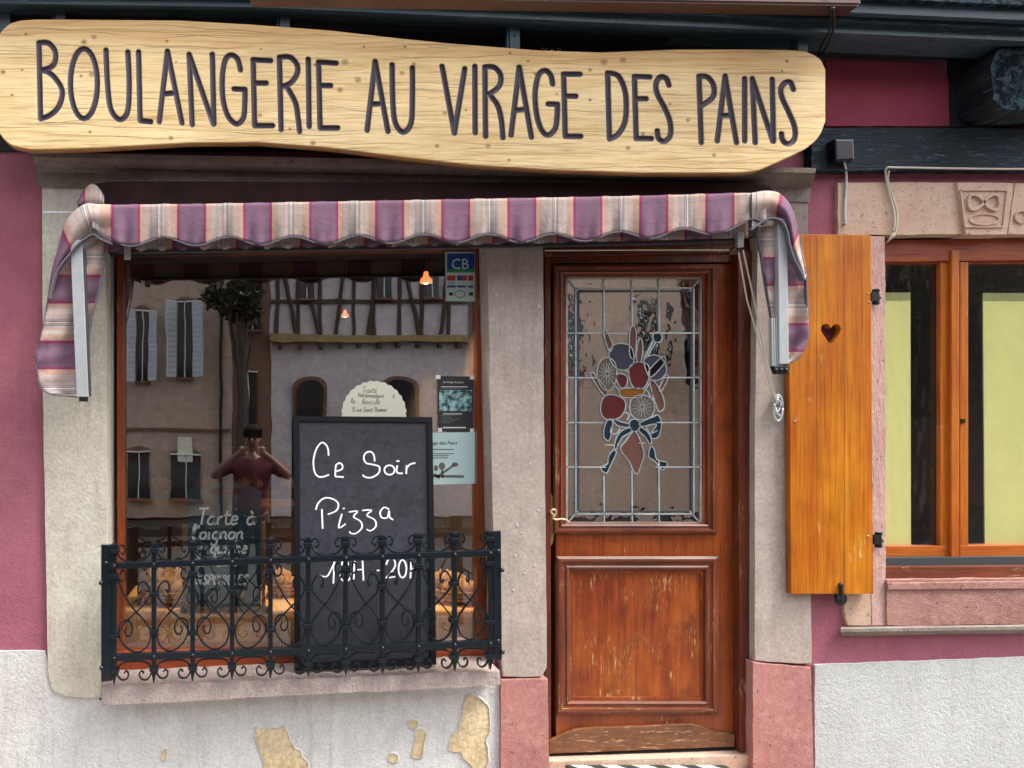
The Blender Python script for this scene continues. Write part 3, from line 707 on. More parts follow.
# ------------------------------------------------------------------ shop sign, letters carved in the board
LET = [ # strokes in picture pixels; 's' smooth, 'l' straight
 ('l', [(38.7,42.8),(40.3,118.9)]),('s',[(38.7,42.8),(47.6,42.8),(54.2,49.8),(55.3,58.7),(52,66.4),(42,70.2)]),('s',[(42,70.2),(51,74.2),(59.8,85.3),(62,95.2),(58,107.4),(49.8,115.2),(40.3,118.9)]),
 ('c',[(83.7+13.5*math.cos(a),83.7+35*math.sin(a)) for a in [2*math.pi*i/28 for i in range(29)]]),
 ('s',[(105.8,50.3),(107.4,85.3),(110.7,109.6),(119.5,119.6),(127.3,111.8),(129,85.3),(127.7,52)]),
 ('l',[(138.4,52),(139.9,120.7),(150.5,121.8)]),
 ('l',[(159,121.8),(167.3,51.3),(181.7,123)]),('l',[(163,94),(175,93)]),
 ('l',[(192,124.7),(189,54.4),(213,124.1)]),('l',[(212.2,54.4),(213.7,124)]),
 ('s',[(240.3,70),(237.4,59.3),(231.5,55),(225.6,59.3),(222.3,74.9),(222.7,98.3),(227.6,115.9),(236.4,124.1),(243.2,117.9),(244.6,104.2),(244.8,89.5)]),('l',[(244.8,89.5),(234,89)]),
 ('l',[(270.5,60.7),(253,59.7),(254.5,125.7),(272.5,125.7)]),('l',[(254.3,83.1),(266,83.1)]),
 ('l',[(279.3,57.3),(280.9,129.6)]),('s',[(279.3,57.3),(290,57.3),(296.9,65.1),(296.9,73.9),(291,82.7),(282.3,86.6)]),('s',[(287,87.6),(295,102.2),(297.9,117.9),(299.4,131.5)]),
 ('l',[(308.2,59.3),(309,126.6)]),
 ('l',[(336,63.2),(318.4,62.2),(320,128),(337.5,128)]),('l',[(319.4,85.6),(330.5,85.6)]),
 ('l',[(367,130.3),(375.1,61.5),(387.8,131.6)]),('l',[(371.5,104),(381.7,104)]),
 ('s',[(392,64.9),(392.7,101),(395.2,123),(403.2,132.3),(411,123),(412.3,96.2),(412.3,68)]),
 ('l',[(442,66.4),(454.3,133.3),(464.7,68.8)]),
 ('l',[(474.8,66.4),(475.2,132.8)]),
 ('l',[(484.8,66.9),(485.5,136.4)]),('s',[(484.8,66.9),(494,67.3),(500.6,75.4),(499,86.4),(489.2,94.2)]),('s',[(490.4,95.7),(497.7,105.9),(501.4,120.6),(502.8,137.7)]),
 ('l',[(511,135.2),(519.2,67.3),(531.4,137.2)]),('l',[(516,110.3),(525.8,109.6)]),
 ('s',[(552.6,84),(550.7,75.4),(545.3,70.5),(538.5,75.4),(535,93.7),(536.8,115.7),(541.7,130.3),(548.2,135.2),(555,129),(557,118),(557.5,104.7)]),('l',[(557.5,104.4),(548.2,104)]),
 ('l',[(580,74.2),(563.6,74.2),(565.3,136.4),(580.7,136.4)]),('l',[(564.8,96.2),(575.8,96.2)]),
 ('l',[(607.6,73),(609.5,139)]),('s',[(607.6,73),(618,75.8),(624.7,89.8),(626.3,106.2),(624.7,122.7),(618,134.4),(609.5,139)]),
 ('l',[(649.8,77),(634.5,76.5),(636.2,138.6),(651.4,138.6)]),('l',[(635.7,98.7),(646.2,98.7)]),
 ('s',[(669,85.2),(666.2,78.6),(660.3,77),(656,84),(657.5,94.5),(665,108.6),(670.2,122.7),(670.2,135.5),(664.5,141.4),(658.7,138.6),(657.3,130.9)]),
 ('l',[(699,76.2),(701.3,142.6)]),('s',[(699,76.2),(707.2,77),(713.5,85.2),(713,96.9),(702.5,105)]),
 ('l',[(717.3,141),(725.2,76.2),(736.5,142.6)]),('l',[(722.4,115.6),(730.6,115.6)]),
 ('l',[(744.7,78.6),(744.7,141)]),
 ('l',[(755.2,142.6),(752.4,78.6),(772.8,141.4)]),('l',[(772.3,79.3),(773.5,141.4)]),
 ('s',[(793.4,89.4),(790.4,82.3),(785,82.8),(781,88.7),(782.2,98),(789.2,113.3),(794.6,127.3),(794.4,139),(788,144.2),(782.6,140.2),(781.5,133.9)])]
def sign_board():
    top = [(-4,44),(-2,36),(3,29),(10,23),(20,20),(35,19),(60,19),(180,20),(250,24),(330,30),(400,38),(450,43),(540,50),(600,52),(680,49),(750,49),(790,49.5),(806,51),(817,56),(823,62),(826,72)]
    bot = [(-4,122),(-2,131),(4,140),(12,146),(30,150),(80,149),(130,146.5),(190,143),(260,142.5),(330,148),(400,157),(470,165),(560,170.5),(640,173),(740,173),(758,171),(772,165),(790,157),(806,149),(817,140),(823,130),(826,118)]
    tx, ty = np.array([p[0] for p in top], 'f'), np.array([p[1] for p in top], 'f'); bx, by = np.array([p[0] for p in bot], 'f'), np.array([p[1] for p in bot], 'f')
    Y0 = -.235
    nx, ny = 1384, 262
    X = np.linspace(-4, 826, nx); T = np.interp(X, tx, ty); Bo = np.interp(X, bx, by)
    ker = np.ones(9)/9
    T2 = np.convolve(np.pad(T, 4, 'edge'), ker, 'valid'); B2 = np.convolve(np.pad(Bo, 4, 'edge'), ker, 'valid')
    v = np.linspace(0, 1, ny)[:, None]
    GXg = np.repeat(X[None, :], ny, 0); GYg = T2[None]*(1-v)+B2[None]*v
    dist = np.full(GXg.shape, 99.0, 'f')
    for kind, pts in LET:
        q = smooth_line(pts, 5) if kind == 's' else pts
        for a, b in zip(q[:-1], q[1:]):
            x0, x1 = min(a[0], b[0])-5, max(a[0], b[0])+5
            i0, i1 = np.searchsorted(X, x0), np.searchsorted(X, x1)
            gx, gy = GXg[:, i0:i1], GYg[:, i0:i1]; dx, dy = b[0]-a[0], b[1]-a[1]; L2 = dx*dx+dy*dy or 1
            t = np.clip(((gx-a[0])*dx+(gy-a[1])*dy)/L2, 0, 1)
            dist[:, i0:i1] = np.minimum(dist[:, i0:i1], np.hypot(gx-a[0]-t*dx, gy-a[1]-t*dy))
    W = 2.75
    g = np.clip(1-dist/W, 0, 1); groove = .0085*np.sqrt(np.clip(1-(1-g)**2, 0, 1))
    paint = np.clip((W+.1-dist)/.55+.5, 0, 1)
    # edge roll-off
    ex = np.minimum(np.minimum(GXg+4, 826-GXg), np.minimum(GYg-T2[None], B2[None]-GYg))
    roll = .0045*(1-np.sqrt(1-(1-np.clip(ex/1.3, 0, 1))**2))
    # plank steps, cracks and knots
    rs = np.random.RandomState(5); knots = np.zeros(GXg.shape, 'f'); crack = np.zeros(GXg.shape, 'f')
    kn = [(26,34),(84,42),(94,37),(167,41),(90,132),(171,138),(358,80),(364,47),(405,47),(414,64),(402,73),(528,61),(535,74),(590,70),(604,62),(557,94),(590,100),(688,120),(623,60),(782,71),(787,61),(628,148),(661,78),(261,49),(290,129),(437,146),(488,146),(509,160),(643,134),(714,155),(260,115),(176,62),(315,65),(340,90),(445,113),(466,110),(22,70),(3,72),(92,74),(81,76),(12,95),(313,143),(345,62),(510,53),(670,104)]
    for i, (kx, ky) in enumerate(kn):
        r1 = [2.0, 2.9, 3.6, 1.6][i % 4]*(.6+.3*rs.rand()); d = np.hypot((GXg-kx)/(r1*1.15), (GYg-ky)/r1)
        knots = np.maximum(knots, np.where(d < .6, .8, np.clip(1.35-d, 0, 1)*.95)*[1, .9, .75, 1][i % 4])
    for i in range(300):
        kx, ky = rs.uniform(0, 820), rs.uniform(25, 172); L = rs.choice([rs.uniform(4, 40), rs.uniform(30, 130)]); sl = rs.uniform(-.03, .05); wv = rs.uniform(0, 6)
        m = np.abs(GXg-kx) < L
        dy_ = np.abs(GYg-(ky+(GXg-kx)*sl+.8*np.sin((GXg-kx)*.08+wv)+1.6*np.sin((GXg-kx)*.021+wv*2)))
        crack = np.maximum(crack, np.where(m, np.clip(1-dy_/.55, 0, 1)*(1-(np.abs(GXg-kx)/L)**2)*rs.uniform(.4, 1.0), 0))
    depth = groove+roll+crack*.0008*(g == 0)
    kk = (D+Y0)/D
    co = np.stack([CX+(GXg-FX)*S*kk, Y0+depth, EYE+(FY-GYg)*S*kk], -1).reshape(-1, 3)
    idx = np.arange(nx*ny).reshape(ny, nx)
    q = np.stack([idx[:-1, :-1], idx[1:, :-1], idx[1:, 1:], idx[:-1, 1:]], -1).reshape(-1, 4)
    # rim going back and the back face
    loop = np.concatenate([idx[0, :], idx[1:, -1], idx[-1, -2::-1], idx[-2:0:-1, 0]])
    n0 = nx*ny; rim = co[loop].copy(); rim[:, 1] = Y0+.045
    co = np.concatenate([co, rim]); m = len(loop); ar = np.arange(m); nxt = (ar+1) % m
    q2 = np.stack([loop[ar], loop[nxt], n0+nxt, n0+ar], -1)
    # back: strip between top and bottom rows
    tr, br = n0+np.arange(nx), n0+(nx-1)+(ny-1)+np.arange(nx)[::-1]
    br = n0+(nx-1)+(ny-1)+(nx-1)-np.arange(nx)
    q3 = np.stack([tr[:-1], tr[1:], br[1:], br[:-1]], -1)
    Q = np.concatenate([q, q2, q3]).astype('i')
    me = bpy.data.meshes.new('board'); me.vertices.add(len(co)); me.vertices.foreach_set('co', co.astype('f').ravel())
    me.loops.add(Q.size); me.loops.foreach_set('vertex_index', Q.ravel()); me.polygons.add(len(Q))
    me.polygons.foreach_set('loop_start', np.arange(len(Q), dtype='i')*4); me.update(calc_edges=True); me.validate()
    a = me.attributes.new('paint', 'FLOAT', 'POINT'); e = np.zeros(len(co), 'f'); e[:n0] = paint.ravel(); a.data.foreach_set('value', e)
    a = me.attributes.new('knot', 'FLOAT', 'POINT'); e = np.zeros(len(co), 'f'); e[:n0] = knots.ravel(); a.data.foreach_set('value', e)
    a = me.attributes.new('crack', 'FLOAT', 'POINT'); e = np.zeros(len(co), 'f'); e[:n0] = crack.ravel(); a.data.foreach_set('value', e)
    a = me.attributes.new('rim', 'FLOAT', 'POINT'); e = np.ones(len(co), 'f'); e[:n0] = np.clip(1-ex/1.4, 0, 1).ravel(); a.data.foreach_set('value', e)
    return me
def sign_mat():
    g = N('pale_spruce_sign_wood')
    def at(n): x = g.n('Attribute'); x.attribute_name = n; return x.outputs['Fac']
    v = g.vec((1.1, 1, 26)); a = g.noise(2.2, 6, .6, v, .6); b = g.noise(5, 5, .65, g.vec((1.4, 1, 90)))
    big = g.noise(2.0, 4, .6, g.vec((.9, 1, 5)))
    c = g.mix(g.ramp(a, [(.32, 0), (.62, 1)]), (.54, .34, .12), (.72, .54, .27))
    c = g.mix(g.ramp(big, [(.35, 0), (.7, .75)]), c, (.80, .64, .36))
    c = g.mix(g.ramp(b, [(.34, .8), (.47, 0)]), c, (.30, .15, .035))
    # warmer planks along the top
    sp = g.n('SeparateXYZ'); g.L(g.tc, sp.inputs[0])
    warm = g.ramp(g.math('ADD', sp.outputs[2], g.math('MULTIPLY', sp.outputs[0], .045)), [(.16, 0), (.21, .6)])
    c = g.mix(warm, c, g.mix(g.ramp(a, [(.35, 0), (.6, 1)]), (.50, .25, .075), (.62, .38, .15)))
    c = g.mix(at('knot'), c, (.14, .055, .015)); c = g.mix(at('crack'), c, (.12, .06, .025))
    c = g.mix(g.math('MULTIPLY', at('rim'), .75), c, (.42, .19, .06))
    c = g.mix(at('paint'), c, (.040, .030, .048))
    g.color(c); g.rough(.55); g.bump(b, .25, .0008); g.b.inputs['Specular IOR Level'].default_value = .35
    return g.m
t = thing('shop_sign', 'long pale wooden board with carved dark capitals reading BOULANGERIE AU VIRAGE DES PAINS', 'sign', P(411, 100, -.2))
link('board', sign_board(), sign_mat(), t, loc=P(411, 100, -.235), smooth=False)
for x, y in ((285, 12), (515, 28), (803, 28), (60, 4)):
    bm = bmesh.new(); slab_bm(bm, rc(x-5, y-10, x+5, y+60), -.185, -.15, .002)
    slab_bm(bm, rc(x-8, y-2, x-6, y+50), -.175, -.15); sphere_bm(bm, P(x, y+7, -.188), .006)
    link('bracket', tomesh(bm), M['fascia'], t)
bm = bmesh.new()
for x0, x1, y0 in ((228, 276, 8), (292, 304, 14), (497, 511, 24), (533, 566, 26)):
    bm = bmesh.new()
    for i in range(int((x1-x0)*3)): sphere_bm(bm, P(rnd.uniform(x0, x1), rnd.uniform(y0, y0+30), -.03), rnd.uniform(.004, .008), seg=5)
    link('rubble_infill', tomesh(bm), M['lead'], B)['kind'] = 'stuff'
# ------------------------------------------------------------------ lamp trough above the sign
t = thing('sign_light_trough', 'brown metal light trough running above the wooden sign under the eaves', 'light fitting', P(560, 0, -.45))
bm = bmesh.new()
A_ = [P(250, -16, -.52), P(862, -6, -.40), P(862, 5, -.40), P(250, -5, -.52)]
prism(bm, A_, [v+Vector((0, .09, 0)) for v in A_]); bmesh.ops.bevel(bm, geom=bm.edges[:], offset=.008, segments=3, affect='EDGES')
link('trough_body', tomesh(bm), M['brownmetal'], t, smooth=False)
bm = bmesh.new()
A_ = [P(430, -1, -.53), P(780, 1, -.47), P(780, 3.5, -.47), P(430, 1, -.53)]
for xx in (300, 560, 830):
    bm = bmesh.new(); tube(bm, [P(xx, -6, -.42), P(xx, -8, -.2)], .008, 8); link('mounting_arm', tomesh(bm), M['brownmetal'], t)
bm = bmesh.new(); tube(bm, [P(*p) for p in smooth_line([(833, 8, -.40), (834, 22, -.33), (832, 36, -.27), (826, 48, -.22), (820, 56, -.16)], 5)], .006, 8)
tube(bm, [P(*p) for p in smooth_line([(831, 8, -.40), (831, 22, -.33), (828, 34, -.27), (822, 44, -.22), (818, 56, -.16)], 5)], .004, 8)
link('cable', tomesh(bm), M['blackmetal'], t, smooth=True)
# ------------------------------------------------------------------ junction box and cables on the right
t = thing('junction_box', 'small black junction box on the dark beam beside the sign', 'junction box', P(845, 150, -.05))
slab('box_body', smooth_line([(835, 139), (854, 139), (855, 160), (836, 161)], 1, True) if False else [(835, 139), (854, 139), (855, 160), (836, 161)], -.10, -.05, M['boardframe'], t, .008)
bm = bmesh.new(); tube(bm, [P(*p) for p in smooth_line([(844, 161, -.075), (846, 172, -.04), (846, 185, -.03), (845, 205, -.03), (845, 223, -.03)], 5)], .005, 8)
sphere_bm(bm, P(845, 223.5, -.03), .008)
link('cable', tomesh(bm), M['lead'], t, smooth=True)
bm = bmesh.new()
tube(bm, [P(*p) for p in smooth_line([(1140, 168, -.062), (1024, 169, -.062), (960, 168.5, -.062), (900, 167.5, -.062), (887, 168, -.062), (886, 176, -.04), (889, 192, -.035), (894, 212, -.035), (894, 228, -.035), (889, 240, -.03), (884, 243, .05)], 6)], .0042, 7)
tube(bm, [P(*p) for p in smooth_line([(889, 171, -.055), (888, 180, -.034), (892, 195, -.03), (897, 212, -.03), (896, 230, -.03), (892, 238, -.03), (886, 241, .05)], 6)], .0038, 7)
o = link('cable', tomesh(bm), M['rope'], None, smooth=True); tag(o, 'thin pale double cable clipped along the dark beam and hanging over the sandstone lintel', 'cable')
# ------------------------------------------------------------------ awning, folded
AW = thing('awning', 'folded fabric awning with purple and beige stripes over the shop window and door', 'awning', P(430, 240, -.2))
bm = bmesh.new()
A_ = smooth_line([(84, 214), (86, 196), (93, 186), (112, 181.5), (300, 182), (600, 183), (752, 183), (764, 187), (768, 200), (600, 214), (300, 222), (110, 226)], 2, True)
slab_bm(bm, A_, -.13, -.045, .012)
link('roller_housing', tomesh(bm), M['housing'], AW)
def lerp(tab, x):
    return float(np.interp(x, [p[0] for p in tab], [p[1] for p in tab]))
vt = [(108, 205), (200, 204), (430, 200), (640, 196), (745, 193), (784, 194)]
def vb(x): return lerp([(92, 231), (104, 240), (118, 242), (300, 240.5), (430, 238.5), (560, 238), (700, 232), (742, 227), (752, 222)], x)+4.0*math.cos((x-131)/65*2*math.pi)
def valance(u, v):
    x = 92+u*(766-92); top = lerp(vt, x); y = top+(vb(x)-top)*v
    if x < 108: top = 205+(108-x)*.1
    dep = -.27+.008*math.sin(x*.21+2*math.sin(x*.05))*v+.006*math.sin(x*.093+1)*v+.004*math.sin(x*.5+v*2)*v*v-.004*math.sin(math.pi*v)
    return P(x, y, dep)
grid('valance', valance, 260, 12, M['awning'], AW, lambda u, v: ((92+u*674-111)/66.0, v), .004)
bm = bmesh.new(); strap(bm, [(x, vb(x)) for x in np.linspace(92, 766, 200)], -.276, 1.3, .010); link('valance_binding', tomesh(bm), M['binding'], AW)
# top canvas from the housing to the front rail, and the inner hem seen below
def topc(u, v):
    x = 96+u*(776-96); a = P(x, lerp([(96, 214), (776, 204)], x), -.12); b = P(x, lerp(vt, x)+.5, -.268)
    return a.lerp(b, v)+Vector((0, 0, .012*math.sin(v*math.pi)+.004*math.sin(x*.2)*v))
grid('canopy_canvas', topc, 120, 6, M['awning'], AW, lambda u, v: ((96+u*680-111)/66.0, v), .003)
def inner(u, v):
    x = 104+u*(748-104); yt = lerp([(104, 232), (748, 222)], x); yb = lerp([(104, 252), (430, 246.5), (748, 238)], x)
    return P(x, yt+(yb-yt)*v, -.16+.004*math.sin(x*.3)*v)
grid('inner_hem', inner, 160, 4, M['awning'], AW, lambda u, v: ((104+u*644-108)/64.0, v), .004)
slab('front_rail', [(118, 250.5), (430, 246), (735, 240), (735, 242.6), (430, 248.6), (118, 253)], -.165, -.145, M['aludark'], AW, .003)
# corner gathers: canvas turning round the ends
def flap(name, rows, y0, phase, amp=.014, parent=AW):
    """rows: (py, x_left, x_right)"""
    ys = [r[0] for r in rows]
    def f(u, v):
        y = ys[0]+(ys[-1]-ys[0])*v; xl = np.interp(y, ys, [r[1] for r in rows]); xr = np.interp(y, ys, [r[2] for r in rows])
        x = xl+(xr-xl)*u
        return P(x, y, y0+amp*math.sin(u*5+y*.03+phase)+.4*amp*math.sin(u*11+y*.055+phase)+.003*math.sin(y*.31+u*3))
    return grid(name, f, 24, 90, M['awning'], parent, lambda u, v: ((ys[0]+(ys[-1]-ys[0])*v-SH)/66.0, u), .004)
SH = 274.5-66
Lr = [(232, 66, 92), (240, 63, 106), (248, 60.5, 105.5), (262, 56.5, 104), (279, 52, 101), (295, 48.5, 97.5), (310, 46, 93.5), (326, 43.5, 90.5), (340, 40, 88.5), (350, 36.5, 87.5), (362, 36, 86.5), (374, 37.5, 85), (384, 39.5, 84), (390, 43, 83), (394, 50, 82)]
Lr = [(y, a, b) for y, a, b in Lr]
flap('side_flap', Lr, -.225, .4)
bm = bmesh.new()
pl = [(a, y) for y, a, b in Lr][2:]+[(60, 395.5), (78, 397)]
strap(bm, smooth_line(pl, 3), -.236, 1.3, .014); strap(bm, smooth_line([(b, y) for y, a, b in Lr][1:-2], 3), -.236, 1.1, .014)
link('flap_binding', tomesh(bm), M['binding'], AW)
SH = 257-66
Rr = [(226, 758, 797), (232, 757.5, 799), (245, 760, 801.5), (262, 763, 804), (277, 765, 806.5), (300, 769, 807.5), (320, 772.5, 808.5), (335, 774, 808.5), (345, 775, 806), (354, 776, 802), (360, 777, 796), (364, 777.5, 788)]
flap('side_flap', Rr, -.225, 1.7)
bm = bmesh.new(); strap(bm, smooth_line([(b, y) for y, a, b in Rr], 3), -.236, 1.3, .014); strap(bm, smooth_line([(a, y) for y, a, b in Rr][:-2], 3), -.236, 1.0, .014)
link('flap_binding', tomesh(bm), M['binding'], AW)
# gathered shoulder pieces, sweeping from the valance end down over the flap
def shoulder(name, inner_c, outer_c, y_in, y_out, uv0, sgn):
    ic = smooth_line(inner_c, 6); oc = smooth_line(outer_c, 6); n = min(len(ic), len(oc))
    def f(u, v):
        i = u*(n-1); k = int(min(n-2, i)); t = i-k
        a = (ic[k][0]+(ic[k+1][0]-ic[k][0])*t, ic[k][1]+(ic[k+1][1]-ic[k][1])*t); b = (oc[k][0]+(oc[k+1][0]-oc[k][0])*t, oc[k][1]+(oc[k+1][1]-oc[k][1])*t)
        x, y = a[0]+(b[0]-a[0])*v, a[1]+(b[1]-a[1])*v
        return P(x, y, y_in+(y_out-y_in)*u+.012*math.sin(v*6+u*4)-.012*math.sin(v*math.pi))
    return grid(name, f, 50, 10, M['awning'], AW, lambda u, v: (uv0+sgn*u*1.05, v), .004)
shoulder('gathered_shoulder', [(112, 243), (100, 238), (93, 233.5), (86, 237), (76, 245), (68, 255), (58, 268), (52, 284), (49, 298)], [(112, 204.8), (98, 204.5), (86, 204), (75, 211), (66, 222), (60, 240), (55, 258), (51, 276), (48, 298)], -.272, -.243, .02, -1)
bm = bmesh.new(); strap(bm, smooth_line([(112, 243.5), (100, 238.5), (93, 234), (86, 237.5), (76, 245.5), (68, 255.5), (58, 268.5), (52, 284.5), (49, 298)], 6), -.286, 1.5, .03); link('shoulder_binding', tomesh(bm), M['binding'], AW)
shoulder('gathered_shoulder', [(752, 229), (764, 220), (774, 217), (783, 221), (788, 231), (790, 242), (794, 256), (800, 268), (805, 280)], [(752, 193), (766, 191), (778, 193), (787, 201), (793, 212), (797, 226), (800, 242), (804, 260), (806.5, 280)], -.272, -.243, .72, 1)
bm = bmesh.new(); strap(bm, smooth_line([(752, 229.5), (764, 220.5), (774, 217.5), (783, 221.5), (788, 231.5), (790, 242.5), (794, 256.5), (800, 268.5), (805, 280)], 6), -.286, 1.5, .03); link('shoulder_binding', tomesh(bm), M['binding'], AW)
# small fold of canvas over the left end of the housing
grid('housing_wrap', lambda u, v: P(78+26*u, 207-(23*math.sin(u*2.4+.25))*(1-v), -.150-.02*math.sin(v*3)), 14, 8, M['awning'], AW, lambda u, v: (u*.5+.3, v), .003)
# arms
def arm(xt, xb, yt, yb, wd):
    bm = bmesh.new(); slab_bm(bm, [(xt, yt), (xt+wd, yt), (xb+wd, yb), (xb, yb)], -.262, -.232, .003)
    o = link('arm', tomesh(bm), M['alu'], AW); return o
a1 = arm(70, 76.5, 240, 397, 12.0); a2 = arm(778, 779.5, 218, 364, 9.5)
bm = bmesh.new(); slab_bm(bm, [(83.2, 250), (85, 250), (90.5, 396), (88.6, 396)], -.258, -.235, .001); link('arm_channel', tomesh(bm), M['aludark'], a1)
for i in range(3):
    bm = bmesh.new(); slab_bm(bm, [(771.6+i*2.2, 318), (773+i*2.2, 318), (774+i*2.2, 366), (772.4+i*2.2, 366)], -.255, -.235, .0008); link('arm_channel', tomesh(bm), M['alu'], a2)
slab('arm_channel', [(771, 322), (778, 322), (779, 367), (772, 367)], -.248, -.235, M['aludark'], a2)
slab('arm_end', [(79, 397), (87, 397), (87, 401.5), (79, 401.5)], -.258, -.236, M['blackmetal'], a1)
bm = bmesh.new(); slab_bm(bm, [(773, 366), (790, 366), (789, 374), (776, 374)], -.256, -.236, .004)
for i in range(3): sphere_bm(bm, P(776+i*5, 370, -.258), .009)
link('arm_end', tomesh(bm), M['blackmetal'], a2)
for x, y in ((127, 249), (741, 237)):
    slab('bracket_clip', rc(x-3, y-5, x+3, y+10), -.185, -.165, M['alu'], AW, .002)
bm = bmesh.new(); sphere_bm(bm, P(734, 251, -.16), (.022, .014, .018)); tube(bm, [P(734, 251, -.16), P(742, 236, -.16)], .008, 8); link('pulley', tomesh(bm), M['brownmetal'], AW)
bm = bmesh.new()
for a, b, c in ((738, 745, 0), (743, 752, 3)):
    tube(bm, [P(a, 250, -.165), P(b+2, 300, -.13), P(760+c, 345, -.10), P(771+c*.6, 388, -.07), P(778, 404, -.055)], .0035, 6)
tube(bm, [P(x, y, -.16) for x, y in ((545, 250.5), (640, 250), (732, 250))], .003, 6)
link('pull_cord', tomesh(bm), M['rope'], AW)
bm = bmesh.new()
tube(bm, [P(778+4.5*math.cos(t), 408+13*math.sin(t), -.050) for t in [2*math.pi*i/24 for i in range(25)]], .005, 7)
tube(bm, [P(778, 396, -.02), P(778, 397, -.05), P(777, 412, -.055)], .006, 7)
tube(bm, [P(*p) for p in smooth_line([(774, 404, -.06), (777, 412, -.065), (781, 404, -.06), (777, 400, -.06), (775, 410, -.062), (780, 416, -.06)], 5)], .0032, 6)
link('cord_cleat', tomesh(bm), M['lead'], AW, smooth=True)
# ------------------------------------------------------------------ wrought-iron railing
RW = thing('window_railing', 'black wrought iron railing with scrolls bolted in front of the shop window', 'railing', P(300, 670, -.16))
YR = -.17
BX = [114, 153.7, 192.5, 232, 270.5, 308.3, 345.8, 382.7, 418.7, 455, 490.5]
def rt(x): return 566.5-(x-101)*(13.5/400)      # top rail centre line
def rb(x): return 659-(x-101)*(15.5/400)        # bottom rail
def ry(x, f): return rt(x)+(rb(x)-rt(x))*f
bm = bmesh.new(); slab_bm(bm, [(101, 545), (111, 545), (112, 681), (101, 682)], YR-.006, YR+.02, .002); post = link('post', tomesh(bm), M['iron'], RW)
bm = bmesh.new(); slab_bm(bm, [(493, 531.5), (501, 531), (502, 660), (494, 660)], YR-.006, YR+.02, .002); post2 = link('post', tomesh(bm), M['iron'], RW)
for x, y, pr in ((101, 583, post), (101.5, 668, post), (106, 563, post), (502, 570, post2), (502.5, 652, post2), (498, 551, post2), (498, 641, post2)):
    bm = bmesh.new(); sphere_bm(bm, P(x, y, YR-.01), .010); link('bolt', tomesh(bm), M['iron'], pr, smooth=True)
for pr, x0, y0 in ((post, 106, 600), (post, 106, 640), (post2, 497, 590), (post2, 497, 630)):
    bm = bmesh.new(); tube(bm, [P(x0, y0, YR+.01), P(x0, y0-1, -.022)], .009, 8); link('wall_stay', tomesh(bm), M['iron'], pr)
for fn, h in ((rt, 6.2), (rb, 6.4)):
    bm = bmesh.new(); slab_bm(bm, [(102, fn(102)-h/2), (501, fn(501)-h/2), (501, fn(501)+h/2), (102, fn(102)+h/2)], YR-.011, YR+.017, .002)
    rail = link('rail', tomesh(bm), M['iron'], RW)
    for x in BX:
        bm = bmesh.new(); sphere_bm(bm, P(x, fn(x), YR-.013), (.0085, .007, .0085)); link('rivet', tomesh(bm), M['iron'], rail, smooth=True)
def collar(bm, x, y, w_=9.5, h=4.2):
    slab_bm(bm, rc(x-w_/2, y-h/2, x+w_/2, y+h/2), YR-.014, YR+.022, .003)
def spiral(cx_, cy_, r0, r1, a0, turns, n=18):
    return [(cx_+(r0+(r1-r0)*i/n)*math.cos(a0+turns*2*math.pi*i/n), cy_+(r0+(r1-r0)*i/n)*math.sin(a0+turns*2*math.pi*i/n)) for i in range(n+1)]
for i, x in enumerate(BX):
    isA = i % 2 == 1
    bm = bmesh.new()
    slab_bm(bm, rc(x-2.3, rt(x)-20, x+2.3, rb(x)+16), YR-.004, YR+.014, .002)
    collar(bm, x, rt(x)-14.5, 8.5, 4)
    slab_bm(bm, rc(x-3, rt(x)-22, x+3, rt(x)-18.5), YR-.007, YR+.016, .002)
    if isA: collar(bm, x, ry(x, .33)); collar(bm, x, ry(x, .73), 9, 4)
    else: collar(bm, x, ry(x, .115)); collar(bm, x, ry(x, .765), 9, 4)
    yb_ = rb(x)+13; collar(bm, x, yb_, 9, 4)
    slab_bm(bm, [(x-2.6, yb_+3), (x+2.6, yb_+3), (x+.4, yb_+13), (x-.4, yb_+13)], YR-.004, YR+.014, .001)
    link('baluster', tomesh(bm), M['iron'], RW)
WS, DS = 1.5, .010
